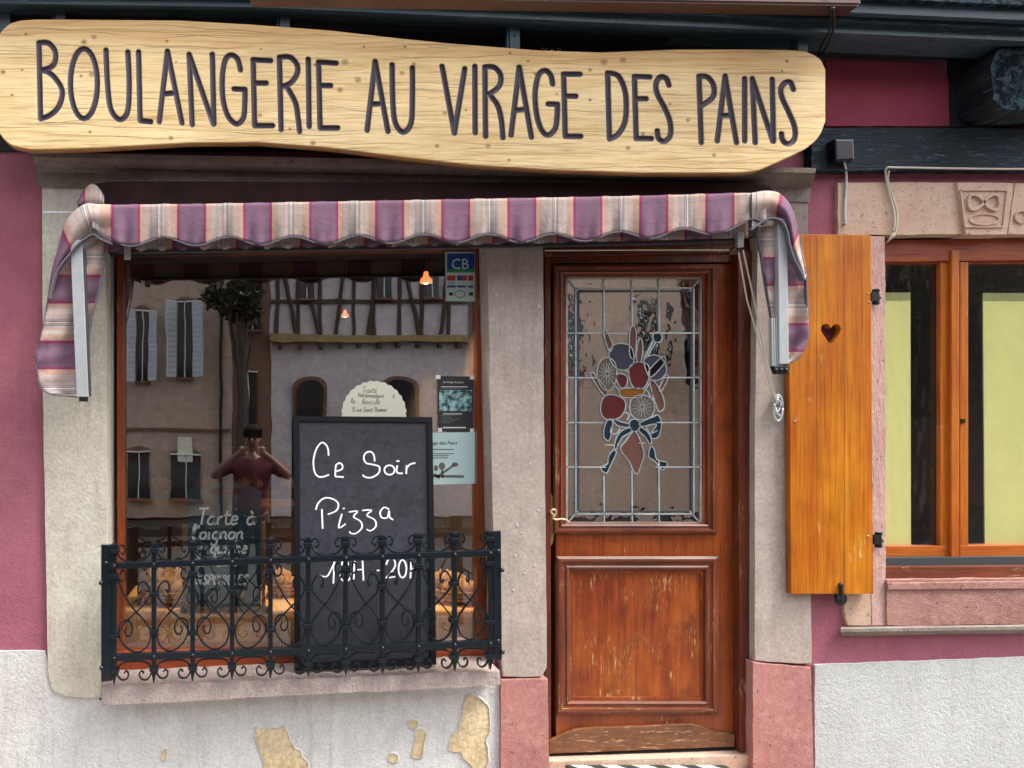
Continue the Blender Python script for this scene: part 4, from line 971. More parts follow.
for i in range(10):
    x0, x1 = BX[i], BX[i+1]; A = x0 if i % 2 == 1 else x1; Bq = x1 if i % 2 == 1 else x0
    s = 1 if Bq > A else -1; wd = abs(x1-x0); j = rnd.uniform(-1, 1)
    def q(t, f): # t 0 at A, 1 at B
        x = A+s*wd*t; return (x, ry(x, f))
    # strap 1: spiral near B top, diagonal, down to A, round the bottom, spiral near B bottom
    sp1 = spiral(A+s*wd*.86, ry(A+s*wd*.86, .19)+1, 1.2, 4.2, (0 if s > 0 else math.pi), (-.9 if s > 0 else .9), 12)
    pts = [q(.93, .13), q(.80, .27), q(.55, .45), q(.25, .60), q(.10, .70), q(.09, .80), q(.20, .90), q(.42, .945), q(.66, .90), q(.84, .80), q(.885, .68), q(.78, .60), q(.62, .605), q(.54, .68), q(.58, .755), q(.68, .765), q(.73, .71), q(.68, .675)]
    bm = bmesh.new(); strap(bm, smooth_line(pts, 5), YR+.001, WS, DS, taper=False); link('scroll', tomesh(bm), M['iron'], RW)
    bm = bmesh.new(); strap(bm, smooth_line([q(.93, .12), q(.82, .17), q(.72, .14), q(.73, .07), q(.80, .05), q(.83, .10)], 5), YR+.001, WS, DS); link('scroll', tomesh(bm), M['iron'], RW)
    # strap 2: curl beside A, crossing to B's lower collar
    pts = [q(.30, .30), q(.36, .34), q(.41, .29), q(.37, .21), q(.25, .19), q(.13, .25), q(.10, .36), q(.30, .50), q(.55, .58), q(.80, .66), q(.92, .75)]
    pts = [q(.31, .27), q(.37, .31), q(.40, .25), q(.34, .19), q(.22, .19), q(.11, .27), q(.12, .36), q(.32, .46), q(.55, .55), q(.78, .645), q(.92, .755)]
    bm = bmesh.new(); strap(bm, smooth_line(pts, 5), YR+.003, WS, DS); link('scroll', tomesh(bm), M['iron'], RW)
    # crest swag above the top rail with out-curled ends
    def c(t, d): x = x0+wd*t; return (x, rt(x)+d)
    pts = [c(.17, -13.5), c(.22, -11.5), c(.275, -14.5), c(.24, -19), c(.15, -20.5), c(.08, -16), c(.12, -9.5), c(.27, -5), c(.5, -3.3), c(.73, -5), c(.88, -9.5), c(.92, -16), c(.85, -20.5), c(.76, -19), c(.725, -14.5), c(.78, -11.5), c(.83, -13.5)]
    bm = bmesh.new(); strap(bm, smooth_line(pts, 5), YR, WS, DS); link('crest_scroll', tomesh(bm), M['iron'], RW)
    def c(t, d): x = x0+wd*t; return (x, rb(x)+d)
    pts = [c(.25, 15.5), c(.30, 13), c(.36, 16), c(.33, 20.5), c(.22, 22), c(.12, 19.5), c(.06, 14)]
    bm = bmesh.new(); strap(bm, smooth_line(pts, 5), YR, WS, DS); strap(bm, smooth_line([(2*(x0+wd*.5)-x, y) for x, y in pts], 5), YR, WS, DS)
    strap(bm, smooth_line([c(.06, 11), c(.15, 6.5), c(.30, 4.2), c(.5, 3.9), c(.70, 4.2), c(.85, 6.5), c(.94, 11)], 5), YR, WS, DS)
    link('fringe_scroll', tomesh(bm), M['iron'], RW)
# ------------------------------------------------------------------ stroke lettering
SF = {'T': [[(0, 1), (.7, 1)], [(.35, 1), (.3, 0)]], 'a': [[(.5, .42), (.3, .5), (.08, .35), (.06, .1), (.25, 0), (.45, .12), (.5, .5), (.5, .1), (.62, 0)]],
 'r': [[(.05, .5), (.1, 0)], [(.08, .3), (.25, .48), (.42, .5)]], 't': [[(.2, .85), (.18, .15), (.35, 0), (.5, .08)], [(0, .55), (.45, .58)]],
 'e': [[(.06, .25), (.45, .32), (.4, .5), (.18, .5), (.05, .2), (.2, 0), (.5, .08)]], 'l': [[(.05, .2), (.25, .7), (.25, 1), (.12, .95), (.1, .3), (.2, 0), (.35, .1)]],
 'à': [[(.5, .42), (.3, .5), (.08, .35), (.06, .1), (.25, 0), (.45, .12), (.5, .5), (.5, .1), (.62, 0)], [(.2, .85), (.38, .65)]], "'": [[(.12, 1), (.06, .75)]],
 'é': [[(.06, .25), (.45, .32), (.4, .5), (.18, .5), (.05, .2), (.2, 0), (.5, .08)], [(.25, .65), (.45, .85)]],
 'o': [[(.3, .5), (.08, .38), (.08, .1), (.28, 0), (.5, .15), (.48, .42), (.3, .5)]], 'i': [[(.1, .5), (.1, .1), (.25, 0)], [(.12, .75), (.14, .78)]],
 'g': [[(.5, .42), (.3, .5), (.08, .35), (.1, .08), (.3, 0), (.5, .2), (.5, .5), (.45, -.3), (.2, -.45), (0, -.3)]], 'n': [[(.05, .5), (.05, 0)], [(.05, .3), (.28, .5), (.45, .4), (.45, .1), (.6, 0)]],
 'q': [[(.5, .42), (.3, .5), (.08, .35), (.1, .08), (.3, 0), (.5, .2)], [(.5, .5), (.48, -.45), (.65, -.3)]], 'u': [[(.05, .5), (.05, .12), (.2, 0), (.42, .12), (.45, .5), (.45, .1), (.6, 0)]],
 'c': [[(.48, .42), (.28, .5), (.06, .3), (.1, .06), (.3, 0), (.5, .1)]], 'h': [[(.05, 1), (.05, 0)], [(.05, .3), (.28, .5), (.45, .4), (.45, 0)]], 's': [[(.4, .45), (.2, .5), (.1, .38), (.35, .18), (.3, .02), (.05, .03)]],
 'm': [[(.05, .5), (.05, 0)], [(.05, .3), (.22, .5), (.35, .4), (.35, 0)], [(.35, .3), (.52, .5), (.65, .4), (.65, 0)]], 'd': [[(.45, .42), (.25, .5), (.06, .3), (.1, .06), (.28, 0), (.45, .15)], [(.48, 1), (.48, .1), (.6, 0)]], 'b': [[(.05, 1), (.05, .1), (.28, 0), (.48, .2), (.4, .45), (.2, .48), (.05, .35)]],
 '+': [[(.05, .3), (.5, .3)], [(.27, .55), (.27, .05)]], 'D': [[(.1, 1), (.05, 0)], [(.1, 1), (.5, .8), (.55, .3), (.05, 0)]], 'I': [[(.15, 1), (.1, 0)]], 'S': [[(.5, .85), (.3, 1), (.1, .8), (.3, .55), (.48, .3), (.3, 0), (.02, .15)]],
 'P': [[(.12, 1), (.05, 0)], [(.12, 1), (.45, .95), (.5, .65), (.1, .5)]], 'O': [[(.3, 1), (.06, .6), (.1, .15), (.3, 0), (.52, .3), (.5, .8), (.3, 1)]], 'N': [[(.05, 0), (.1, 1), (.45, 0), (.55, 1)]], 'B': [[(.12, 1), (.05, 0)], [(.12, 1), (.45, .85), (.4, .6), (.1, .52), (.45, .4), (.42, .1), (.05, 0)]],
 'L': [[(.12, 1), (.05, 0), (.45, 0)]], 'E': [[(.5, 1), (.12, 1), (.05, 0), (.48, 0)], [(.1, .52), (.4, .52)]], 'H': [[(.05, 1), (.05, 0)], [(.5, 1), (.5, 0)], [(.05, .5), (.5, .5)]], 'Q': [[(.3, 1), (.06, .6), (.1, .15), (.3, 0), (.52, .3), (.5, .8), (.3, 1)], [(.35, .2), (.6, -.05)]], 'R': [[(.12, 1), (.05, 0)], [(.12, 1), (.45, .95), (.45, .6), (.1, .5), (.5, 0)]], '1': [[(.05, .75), (.25, 1), (.25, 0)]]}
WD = {'m': .85, 'i': .35, 'l': .4, "'": .25, 'I': .35, ' ': .5, '1': .4, 'T': .7, 's': .5, 't': .5, 'r': .48}
def write(bm, text, x, y, h, slope, yf, wpx, depth=.0012, slant=.12, wscale=1.0):
    for ch in text:
        for st in SF.get(ch, []):
            pts = [(x+(a*wscale+b*slant)*h, y-b*h+slope*((x+a*h)-x)) for a, b in st]
            if len(pts) > 2 and ch not in 'TLEHND': pts = smooth_line(pts, 4)
            strap(bm, pts, yf, wpx, depth)
        adv = WD.get(ch, .66)*h*wscale; x += adv; y += slope*adv
# ------------------------------------------------------------------ big blackboard leaning on the window
BB = thing('chalkboard', 'tall black framed chalkboard reading Ce Soir Pizza, leaning on the window behind the railing', 'chalkboard', P(365, 671, -.05))
def by(py): return .075-(py-415)/255*.125        # front surface depth, leaning back at the top
def tilted(name, pts, off, th, mat, parent, bevel=0):
    bm = bmesh.new(); f = [P(x, y, by(y)+off) for x, y in pts]; b = [v+Vector((0, th, 0)) for v in f]; fv, bv, fs = prism(bm, f, b)
    if bevel:
        es = [e for v in fv for e in v.link_edges if e.verts[0] in fv and e.verts[1] in fv]; bmesh.ops.bevel(bm, geom=list(dict.fromkeys(es)), offset=bevel, segments=2, affect='EDGES')
    return link(name, tomesh(bm), mat, parent)
tilted('writing_surface', [(297, 420), (430, 421), (434, 662), (298, 668)], .004, .012, M['board'], BB)
for pts in ([(293.5, 416), (432.5, 417), (431.5, 422.5), (299.5, 421.5)], [(294.5, 671.5), (436.5, 665), (430.5, 658), (300.5, 664)], [(293.5, 416), (299.5, 421.5), (300.5, 664), (294.5, 671.5)], [(432.5, 417), (436.5, 665), (430.5, 658), (427, 422.5)]):
    tilted('frame_rail', pts, -.008, .024, M['boardframe'], BB, .0025)
bm = bmesh.new()
def Z5(p): return (295+p[0]/6.4, 420+p[1]/6.4)
def Z8(p): return (300+p[0]/4.8, 520+p[1]/4.8)
bs = lambda py: by(py)+.0028
for st in ([(215, 228), (210, 180), (190, 150), (165, 148), (135, 190), (118, 260), (125, 330), (150, 362), (185, 362), (218, 350)], [(262, 288), (258, 330), (258, 362)], [(258, 362), (312, 365)], [(262, 288), (285, 275), (303, 290), (300, 315), (265, 328)],
           [(510, 265), (505, 225), (485, 203), (455, 210), (440, 240), (455, 275), (500, 285), (540, 300), (535, 340), (490, 368), (450, 365), (433, 350)], [(605+33*math.cos(a), 320+30*math.sin(a)) for a in [6.283*i/12 for i in range(13)]],
           [(655, 290), (652, 335), (690, 342)], [(648, 264), (668, 262)], [(715, 290), (712, 345)], [(712, 312), (735, 285), (770, 275)],
           [(133, 575), (150, 530), (190, 500), (240, 505), (277, 535), (265, 580), (210, 605)], [(172, 570), (177, 695)], [(300, 600), (280, 690), (325, 665)], [(306, 568), (318, 566)],
           [(345, 590), (400, 585), (375, 620), (420, 650), (428, 690), (390, 727), (355, 725), (352, 712)], [(430, 580), (490, 578), (460, 610), (510, 640), (518, 680), (485, 710), (458, 700)],
           [(603, 572), (570, 560), (545, 590), (555, 625), (590, 625), (603, 580), (605, 620), (628, 640)]):
    strap(bm, smooth_line([Z5(p) for p in st], 4), bs, 1.6, .0012)
link('chalk_writing', tomesh(bm), M['chalk'], BB); bm = bmesh.new()
for st in ([(92, 265), (115, 272), (135, 265), (165, 205)], [(165, 200), (160, 305)], [(216+15*math.sin(a), 215-22*math.cos(a)) for a in [6.283*i/12 for i in range(13)]], [(218+24*math.sin(a), 268-27*math.cos(a)) for a in [6.283*i/12 for i in range(13)]],
           [(262, 195), (258, 285)], [(300, 190), (305, 290)], [(262, 240), (302, 238)], [(368, 243), (386, 243)], [(413, 215), (425, 190), (450, 190), (457, 220), (435, 255), (412, 280)], [(412, 280), (460, 272)],
           [(492+19*math.cos(a), 235+42*math.sin(a)) for a in [6.283*i/12 for i in range(13)]], [(534, 190), (530, 280)], [(560, 190), (562, 278)], [(532, 235), (562, 233)]):
    strap(bm, smooth_line([Z8(p) for p in st], 4), bs, 1.6, .0012)
link('chalk_writing', tomesh(bm), M['chalk'], BB)
# ------------------------------------------------------------------ papers on the inside of the glass
def flat(name, pts, y, mat, parent, th=.0015): return slab(name, pts, y, y+th, mat, parent)
YP = GL-.006
o = thing('doily_notice', 'round scalloped cream card with handwriting behind the top of the chalkboard', 'notice', P(373, 414, YP))
pts = []
for i in range(150):
    a = 2*math.pi*i/150; r = 31.5+1.2*abs(math.sin(a*14)); pts.append((374+r*math.cos(a), 414+r*math.sin(a)*1.02))
flat('card', pts, YP, M['doily'], o)
bm = bmesh.new()
for tx, x, y, h, sl in (('Traité', 362, 392.5, 5.6, .02), ('Hebdomadaire', 358, 396.8, 4.3, .035), ('à', 392, 398, 5.6, 0), ('la', 351, 403, 5, .02), ('Bascule', 362, 404, 5.6, .01), ('11 rue Saint Thomas', 352, 411.5, 4.4, .0)):
    write(bm, tx, x, y, h, sl, YP-.0012, .42, .0008, wscale=.8 if len(tx) < 15 else .72)
link('handwriting', tomesh(bm), M['inkgrey'], o)
# text helper with the built-in font
def text(name, s_, x, y, h, yd, mat, parent, wmul=1.0):
    cu = bpy.data.curves.new('t', 'FONT'); cu.body = s_; cu.size = 1; cu.resolution_u = 2
    ob = bpy.data.objects.new('t', cu); C.objects.link(ob); bpy.context.view_layer.update()
    me = bpy.data.meshes.new_from_object(ob.evaluated_get(bpy.context.evaluated_depsgraph_get())); bpy.data.objects.remove(ob); me.materials.clear()
    n = len(me.vertices)
    for v in me.vertices:
        q = P(x+v.co.x*h*wmul, y-v.co.y*h, yd); v.co = q
    return link(name, me, mat, parent)
o = thing('white_poster', 'white paper poster with kitchen whisk picture taped low in the window corner', 'poster', P(450, 484, YP))
flat('sheet', [(420, 433), (477.5, 432), (478, 483.5), (420, 485)], YP, M['tealpaper'], o)
text('print', 'Au Virage des Pains', 401, 444.5, 5.2, YP-.0015, M['ink'], o) if False else text('print', 'Virage des Pains', 425.5, 444.5, 5.0, YP-.0015, M['ink'], o, .98)
for i, (x, y, L) in enumerate(((433, 449, 21), (433, 453.3, 21), (433, 455.3, 16), (433, 457.4, 15))): flat('print_line', rc(x, y, x+L, y+.8), YP-.001, M['inkgrey'], o, .0005)
bm = bmesh.new()
for st, w_ in (([(432, 476), (464, 476.5)], 2.4), ([(438, 476), (447, 470), (454, 465)], 2), ([(434, 474), (440, 478)], 2.6)): strap(bm, st, YP-.0015, w_, .001)
for c_ in ((455, 464.5, 3.2, 2.2), (442, 466, 3.2, 3.6), (436, 468, 2, 3)): slab_bm(bm, [(c_[0]+c_[2]*math.cos(a), c_[1]+c_[3]*math.sin(a)) for a in [6.283*i/14 for i in range(14)]], YP-.0015, YP-.0005)
strap(bm, [(442, 469), (443, 478)], YP-.0015, 1.6, .001)
link('utensil_picture', tomesh(bm), M['inkgrey'], o)
o = thing('black_poster', 'small black poster with teal picture taped above the white poster', 'poster', P(455, 431, YP))
flat('sheet', [(437.5, 376), (474, 376.5), (473, 432), (438, 431.5)], YP, M['ink'], o)
M['teal_pic'] = (lambda g: (g.color(g.mix(g.ramp(g.noise(38, 4, .6), [(.42, 0), (.6, 1)]), (.02, .05, .06), (.35, .62, .62))), g.rough(.5), g.m)[-1])(N('teal_print'))
flat('picture', [(439, 390), (472, 390), (471.5, 411), (439.5, 411)], YP-.001, M['teal_pic'], o, .0005)
text('print', 'Au Virage des pains', 443, 383, 2.6, YP-.0015, M['whitefish'], o, 1)
for i in range(9): flat('print_line', rc(441+(i % 3), [386.5, 388, 413.5, 415.2, 417, 418.8, 420.6, 422.4, 427][i], [468, 465, 462, 458, 452, 460, 455, 450, 466][i], [387.1, 388.6, 414.2, 415.9, 417.7, 419.5, 421.3, 423.1, 428.2][i]), YP-.0015, M['whitefish'] if i in (0, 2, 8) else M['inkgrey'], o, .0005)
for x, y in ((438.5, 377), (472, 377.5), (440, 430), (472, 430.5)): flat('tape', rc(x-2, y-2, x+2, y+2), YP-.0025, M['whitefish'], o, .0008)
o = thing('payment_sticker', 'blue and white card payment sticker in the top right corner of the window glass', 'sticker', P(460, 301, YP))
flat('sheet', [(445.5, 252), (475.5, 252), (476, 301.5), (446, 301)], YP, M['tealpaper'], o)
M['blue'] = plain('blue_print', (.015, .07, .32), .4); M['green'] = plain('green_print', (.03, .30, .12), .4); M['redp'] = plain('red_print', (.5, .05, .05), .4)
flat('blue_field', rc(447, 253.5, 474.5, 272.5), YP-.001, M['blue'], o, .0005)
text('print', 'CB', 451, 269, 15, YP-.002, M['tealpaper'], o, .95)
flat('green_field', [(447, 271), (455, 268.5), (468, 270), (474.5, 268), (474.5, 272.5), (447, 272.5)], YP-.0025, M['green'], o, .0004)
for x, c_ in ((447, 'redp'), (457, 'blue'), (462, 'redp'), (468, 'redp')): flat('card_mark', rc(x, 275.5, x+(8.5 if x == 447 else 5), 280.5), YP-.001-(.0003 if x == 462 else 0), M[c_], o, .0005)
for x in (447, 457, 468): flat('card_mark', rc(x, 285.5, x+(9 if x < 460 else 5.5), 287.5), YP-.001, M['blue'], o, .0005)
text('print', 'VISA', 448, 284.5, 4, YP-.001, M['blue'], o, .8)
bm = bmesh.new(); strap(bm, [(460+5*math.cos(a), 294+3.5*math.sin(a)) for a in [6.283*i/20 for i in range(20)]], YP-.001, .6, .0005, True); link('contactless_mark', tomesh(bm), M['ink'], o)
for x in (449, 469): flat('card_mark', rc(x, 292.5, x+4, 295.5), YP-.001, M['ink'], o, .0005)
# ------------------------------------------------------------------ inside the window: display
dt = thing('display_table', 'display counter covered in an orange checked cloth behind the window glass', 'table', P(300, 650, .45))
def cl_m():
    g = N('orange_checked_cloth'); sp = g.n('SeparateXYZ'); g.L(g.tc, sp.inputs[0])
    def stripes(s, k, w_, off):
        return g.ramp(g.math('FRACT', g.math('ADD', g.math('MULTIPLY', s, k), off)), [(0, 1), (w_, 0)], 'CONSTANT')
    c = g.mix(g.math('MULTIPLY', stripes(sp.outputs[0], 4.2, .30, 0), .55), (.95, .54, .22), (.85, .36, .18))
    c = g.mix(g.math('MULTIPLY', stripes(sp.outputs[2], 9, .4, 0), .45), c, (.5, .22, .08))
    for o_ in (.32, .38, .44): c = g.mix(g.math('MULTIPLY', stripes(sp.outputs[0], 4.2, .02, o_), .8), c, (.9, .78, .6))
    c = g.mix(g.math('MULTIPLY', stripes(sp.outputs[2], 9, .06, .5), .6), c, (.85, .7, .5))
    g.color(c); g.rough(.85); g.bump(g.noise(9, 4), .6, .012); return g.m
M['cloth'] = cl_m()
FD = .162
ztop = P(0, 611, FD).z
box('counter', (P(118, 0, FD).x, FD+.02, .45), (P(492, 0, FD).x, .78, ztop-.012), M['shelf'], dt)
grid('tablecloth', lambda u, v: (Vector((P(116+u*372, 0, FD).x, FD+.010*math.sin(u*40)*max(0, .5-v)*2, ztop-.30+.30*min(1, v*2))) if v <= .5 else Vector((P(116+u*372, 0, FD).x, FD+(v-.5)*2*.60, ztop+.003*math.sin(u*30+v*9)))), 120, 40, M['cloth'], dt, None, .003)
for i, (x, y, r) in enumerate(((158, 608, .11), (178, 607, .08), (135, 609, .06))): pass
def basket(px, label, n, wd, yy=.36):
    t = thing('bread_basket', label, 'basket', (P(px, 0, yy).x, yy, ztop+.012), 'bread baskets in the display window'); b = worldloc(t)
    bm = bmesh.new(); lathe(bm, b, [(wd*.75, 0), (wd*.95, .03), (wd, .06), (wd*.93, .06), (wd*.85, .03), (wd*.7, .012)], 24)
    for k in range(3): tube(bm, [b+Vector((wd*.98*math.cos(a), wd*.98*math.sin(a), .02+.018*k)) for a in [6.283*i/30 for i in range(31)]], .005, 6)
    link('basket_body', tomesh(bm), M['wicker'], t, smooth=True)
    for k in range(n):
        o = bpy.data.objects.new('bread_loaf', loaf); C.objects.link(o); a = k*2.4
        o.location = b+Vector((wd*.45*math.cos(a)*(k > 0), wd*.45*math.sin(a)*(k > 0), .065+.028*(k % 2))); o.rotation_euler = (0, 0, a*1.3); o.scale = (wd*4.4,)*3
        tag(o, ['round crusty loaf', 'golden loaf', 'small brown loaf', 'scored loaf'][k % 4]+' in the basket of the display window, %s' % label.split(' basket')[0], 'bread', 'loaves in the display baskets')
bm = bmesh.new(); sphere_bm(bm, (0, 0, 0), (.17, .10, .075), seg=20)
for k in (-1, 0, 1): tube(bm, [(k*.06-.02, -.07, .05), (k*.06, 0, .082), (k*.06+.02, .07, .05)], .01, 6)
loaf = tomesh(bm); loaf.materials.append(M['bread']); loaf.polygons.foreach_set('use_smooth', [True]*len(loaf.polygons))
basket(168, 'wide wicker basket at the left end of the display', 4, .15)
basket(285, 'small wicker basket between the two blackboards', 3, .09, .50)
basket(458, 'wicker basket at the right end of the display', 3, .13)
o = tag(box('price_card', tuple(P(148, 612, .33)), tuple(P(168, 596, .325)), M['whitefish']), 'small white price card standing before the left bread basket', 'price card')
o.rotation_euler = (-.3, 0, .15)
# paper-wrapped bread/cake box on the right
t = thing('cake_box', 'wrapped orange checked parcel on the counter right of the chalkboard', 'parcel', P(460, 600, .33))
bm = bmesh.new(); f_ = [P(x, y, .30) for x, y in ((438, 606), (446, 596), (470, 594), (479, 604), (479, 632), (438, 632))]; prism(bm, f_, [v+Vector((0, .12, 0)) for v in f_]); link('parcel_body', tomesh(bm), M['cloth'], t)
# specials board
YS = .165
o = thing('specials_board', 'arched dark green blackboard reading Tarte à l’oignon in a wooden holder inside the window', 'blackboard', P(225, 611, YS))
out = smooth_line([(188, 612), (187.5, 550), (187, 495), (189, 490), (205, 484.5), (224, 482), (243, 484.5), (259, 490), (261, 495), (261, 550), (261, 612)], 3)
plate('slate', out, [smooth_line([(211, 488.5), (238, 488.5), (240, 491.5), (238, 495), (211, 495), (208.5, 491.5)], 3, True)], YS, YS+.008, plain('dark_teal_slate', (.010, .046, .056), .5, 0, .2), o)
slab('holder', rc(182, 525, 187.5, 614), YS-.008, YS+.02, M['shelf'], o, .002); slab('holder', rc(261.5, 522, 265.5, 614), YS-.008, YS+.02, M['shelf'], o, .002); slab('holder', rc(180, 607, 269, 613), YS-.008, YS+.02, M['shelf'], o, .002)
bm = bmesh.new()
for tx, x, y, h, ws in (('Tarte à', 197, 524.5, 16, .88), ("l'oignon", 191, 539, 14, .88), ('+ quiche', 198, 553, 13, .80), ('lorraine', 196, 566, 11, .88), ('DISPONIBLES', 194, 584.5, 9.5, .86)):
    bm = bmesh.new(); write(bm, tx, x, y, h, 0, YS-.0015, 2.1, .001, .14, ws); link('chalk_writing', tomesh(bm), M['chalk'], o)
# shop interior furniture: shelf rack at the back with loaves, pendants
t = thing('shop_shelf', 'tall wooden shelf of breads against the back wall inside the bakery', 'shelf', (.2, 3.9, .02))
for z in (.5, 1.0, 1.4, 1.8): box('shelf_board', (-2.2, 3.7, z), (-.1, 4.15, z+.03), M['shelfdark'], t)
for x in (-2.2, -1.15, -.1): box('shelf_post', (x-.02, 3.68, .02), (x+.02, 4.17, 2.1), M['shelfdark'], t)
for i in range(4):
    o = bpy.data.objects.new('bread_loaf', loaf); C.objects.link(o); z = 1.03; o.location = (-2.05+i*.42, 3.85, z+.06); o.scale = (.8,)*3
    tag(o, 'golden loaf on the shelf at the back of the bakery, %s from the left' % ('first', 'second', 'third', 'fourth')[i], 'bread', 'loaves on the back shelf')
t = thing('shop_counter', 'brown wooden shop counter inside the bakery', 'counter', (-1, 2.3, .02)); box('counter_front', (-2.4, 2.2, .02), (.0, 2.25, 1.0), M['shelfdark'], t); box('counter_top', (-2.45, 2.15, 1.0), (.02, 2.8, 1.04), M['shelfdark'], t)
def pendant(px, py, yy, lab, sc_=1.0, en=1.0):
    p = P(px, py, yy); t = thing('pendant_lamp', lab, 'pendant lamp', p, 'pendant lamps inside the bakery')
    bm = bmesh.new(); tube(bm, [p+Vector((0, 0, .1)), Vector((p.x, p.y, 2.9))], .004, 6); link('cord', tomesh(bm), M['blackmetal'], t)
    bm = bmesh.new(); lathe(bm, p, [(r*sc_, h*sc_) for r, h in [(.055, 0), (.05, .03), (.025, .06), (.018, .1), (.012, .1), (.016, .06), (.04, .03), (.048, .002)]], 16); link('shade', tomesh(bm), M['lampshade'], t, smooth=True)
    bm = bmesh.new(); sphere_bm(bm, p+Vector((0, 0, .01)), .026*sc_); link('bulb', tomesh(bm), M['bulb'], t)
    l = bpy.data.lights.new('glow', 'SPOT'); l.spot_size = math.radians(125); l.spot_blend = .6; l.energy = 48*en; l.color = (1, .72, .45); l.shadow_soft_size = .012; lo = bpy.data.objects.new('lamp_light', l); C.objects.link(lo); lo.parent = t; lo.location = (0, 0, -.03)
pendant(426, 283, .62, 'glowing orange pendant lamp nearest the window, beside the blue sticker', .6); pendant(345, 317, 2.0, 'glowing pendant lamp further back above the doily notice', .5, .8); pendant(474, 325, 1.9, 'glowing pendant lamp half hidden by the right window post', .6, .3)
# dried wreath hanging behind the door glass
t = thing('dried_wreath', 'spiky dried straw wreath hanging behind the door glass', 'wreath', P(645, 390, .29))
bm = bmesh.new(); c0 = P(636, 385, .29)
for i in range(900):
    a = rnd.random()*6.283; r0 = rnd.uniform(.10, .16); r1 = r0+rnd.uniform(.03, .11); da = rnd.uniform(-.35, .35)
    p0 = c0+Vector((r0*math.cos(a), rnd.uniform(-.02, .02), r0*math.sin(a)*1.15)); p1 = c0+Vector((r1*math.cos(a+da), rnd.uniform(-.03, .03), r1*math.sin(a+da)*1.15))
    tube(bm, [p0, p1], .0016, 3)
link('straw', tomesh(bm), plain('dried_straw', (.34, .2, .08), .9, 0, .3), t)
bm = bmesh.new(); tube(bm, [c0+Vector((.13*math.cos(a), .0, .15*math.sin(a))) for a in [6.283*i/30 for i in range(31)]], .018, 8); link('ring', tomesh(bm), M['wicker'], t)
# mat on the step
def mat_m():
    g = N('black_white_marbled_stripes'); sp = g.n('SeparateXYZ'); g.L(g.tc, sp.inputs[0])
    d = g.math('ADD', g.math('ADD', sp.outputs[0], g.math('MULTIPLY', sp.outputs[1], .8)), g.math('MULTIPLY', g.noise(25, 4), .03))
    f = g.ramp(g.math('FRACT', g.math('MULTIPLY', d, 7.2)), [(0, 0), (.48, 0), (.52, 1), (.98, 1)])
    g.color(g.mix(f, (.012, .02, .02), g.mix(g.ramp(g.noise(50, 5), [(.4, 0), (.7, 1)]), (.62, .66, .63), (.3, .33, .32)))); g.rough(.35); return g.m
zt = P(0, 765, 0).z-.006
o = tag(box('door_mat', (P(564, 0).x, -.30, zt), (P(724, 0).x, -.012, zt+.012), mat_m(), None, .002), 'black and white striped mat on the step before the door', 'door mat')
# ------------------------------------------------------------------ the street opposite, seen as reflections
YO = -10.5
M['h_pink'] = stucco('pinkish_beige_render', (.50, .37, .29), (.42, .31, .24), 8, .003, .08)
M['h_white'] = stucco('pale_lilac_render', (.60, .54, .54), (.50, .44, .44), 8, .003, .08)
M['h_brown'] = stucco('brown_render', (.20, .11, .07), (.16, .09, .06), 60, .003, .1)
M['shut_w'] = plain('pale_grey_shutter_paint', (.52, .56, .60), .6, 0, .08); M['darkwin'] = plain('dark_window_glass', (.02, .022, .026), .1); M['timber'] = plain('dark_brown_timber', (.06, .035, .025), .8, 0, .2)
M['tiles'] = stucco('roof_tiles', (.22, .09, .05), (.17, .07, .045), 30, .02, .2); M['ochre'] = plain('ochre_wood_beam', (.30, .20, .08), .7, 0, .2)
def rbox(name, x0, y0, x1, y1, Y, th, mat, parent, bevel=0):
    a, b = R(x0, y0, Y), R(x1, y1, Y); return box(name, (a.x, Y, a.z), (b.x, Y-th, b.z), mat, parent, bevel)
def house(label, x0, x1, ytop, mat, extra_top=2.0):
    t = thing('house', label, 'house', (R((x0+x1)/2, 0, YO).x, YO-3, 0), 'houses across the street')
    a, b = R(x0, 0, YO).x, R(x1, 0, YO).x; zt_ = R(0, ytop, YO).z
    box('wall', (a, YO-.3, 0), (b, YO-7, zt_), mat, t)
    bm = bmesh.new(); pr = [(YO+.5, zt_-.05), (YO+.5, zt_+.1), (YO-3.5, zt_+extra_top), (YO-7.4, zt_+.1), (YO-7.4, zt_-.05)]
    prism(bm, [Vector((a-.1, p[0], p[1])) for p in pr], [Vector((b+.1, p[0], p[1])) for p in pr]); link('roof', tomesh(bm), M['tiles'], t)
    return t
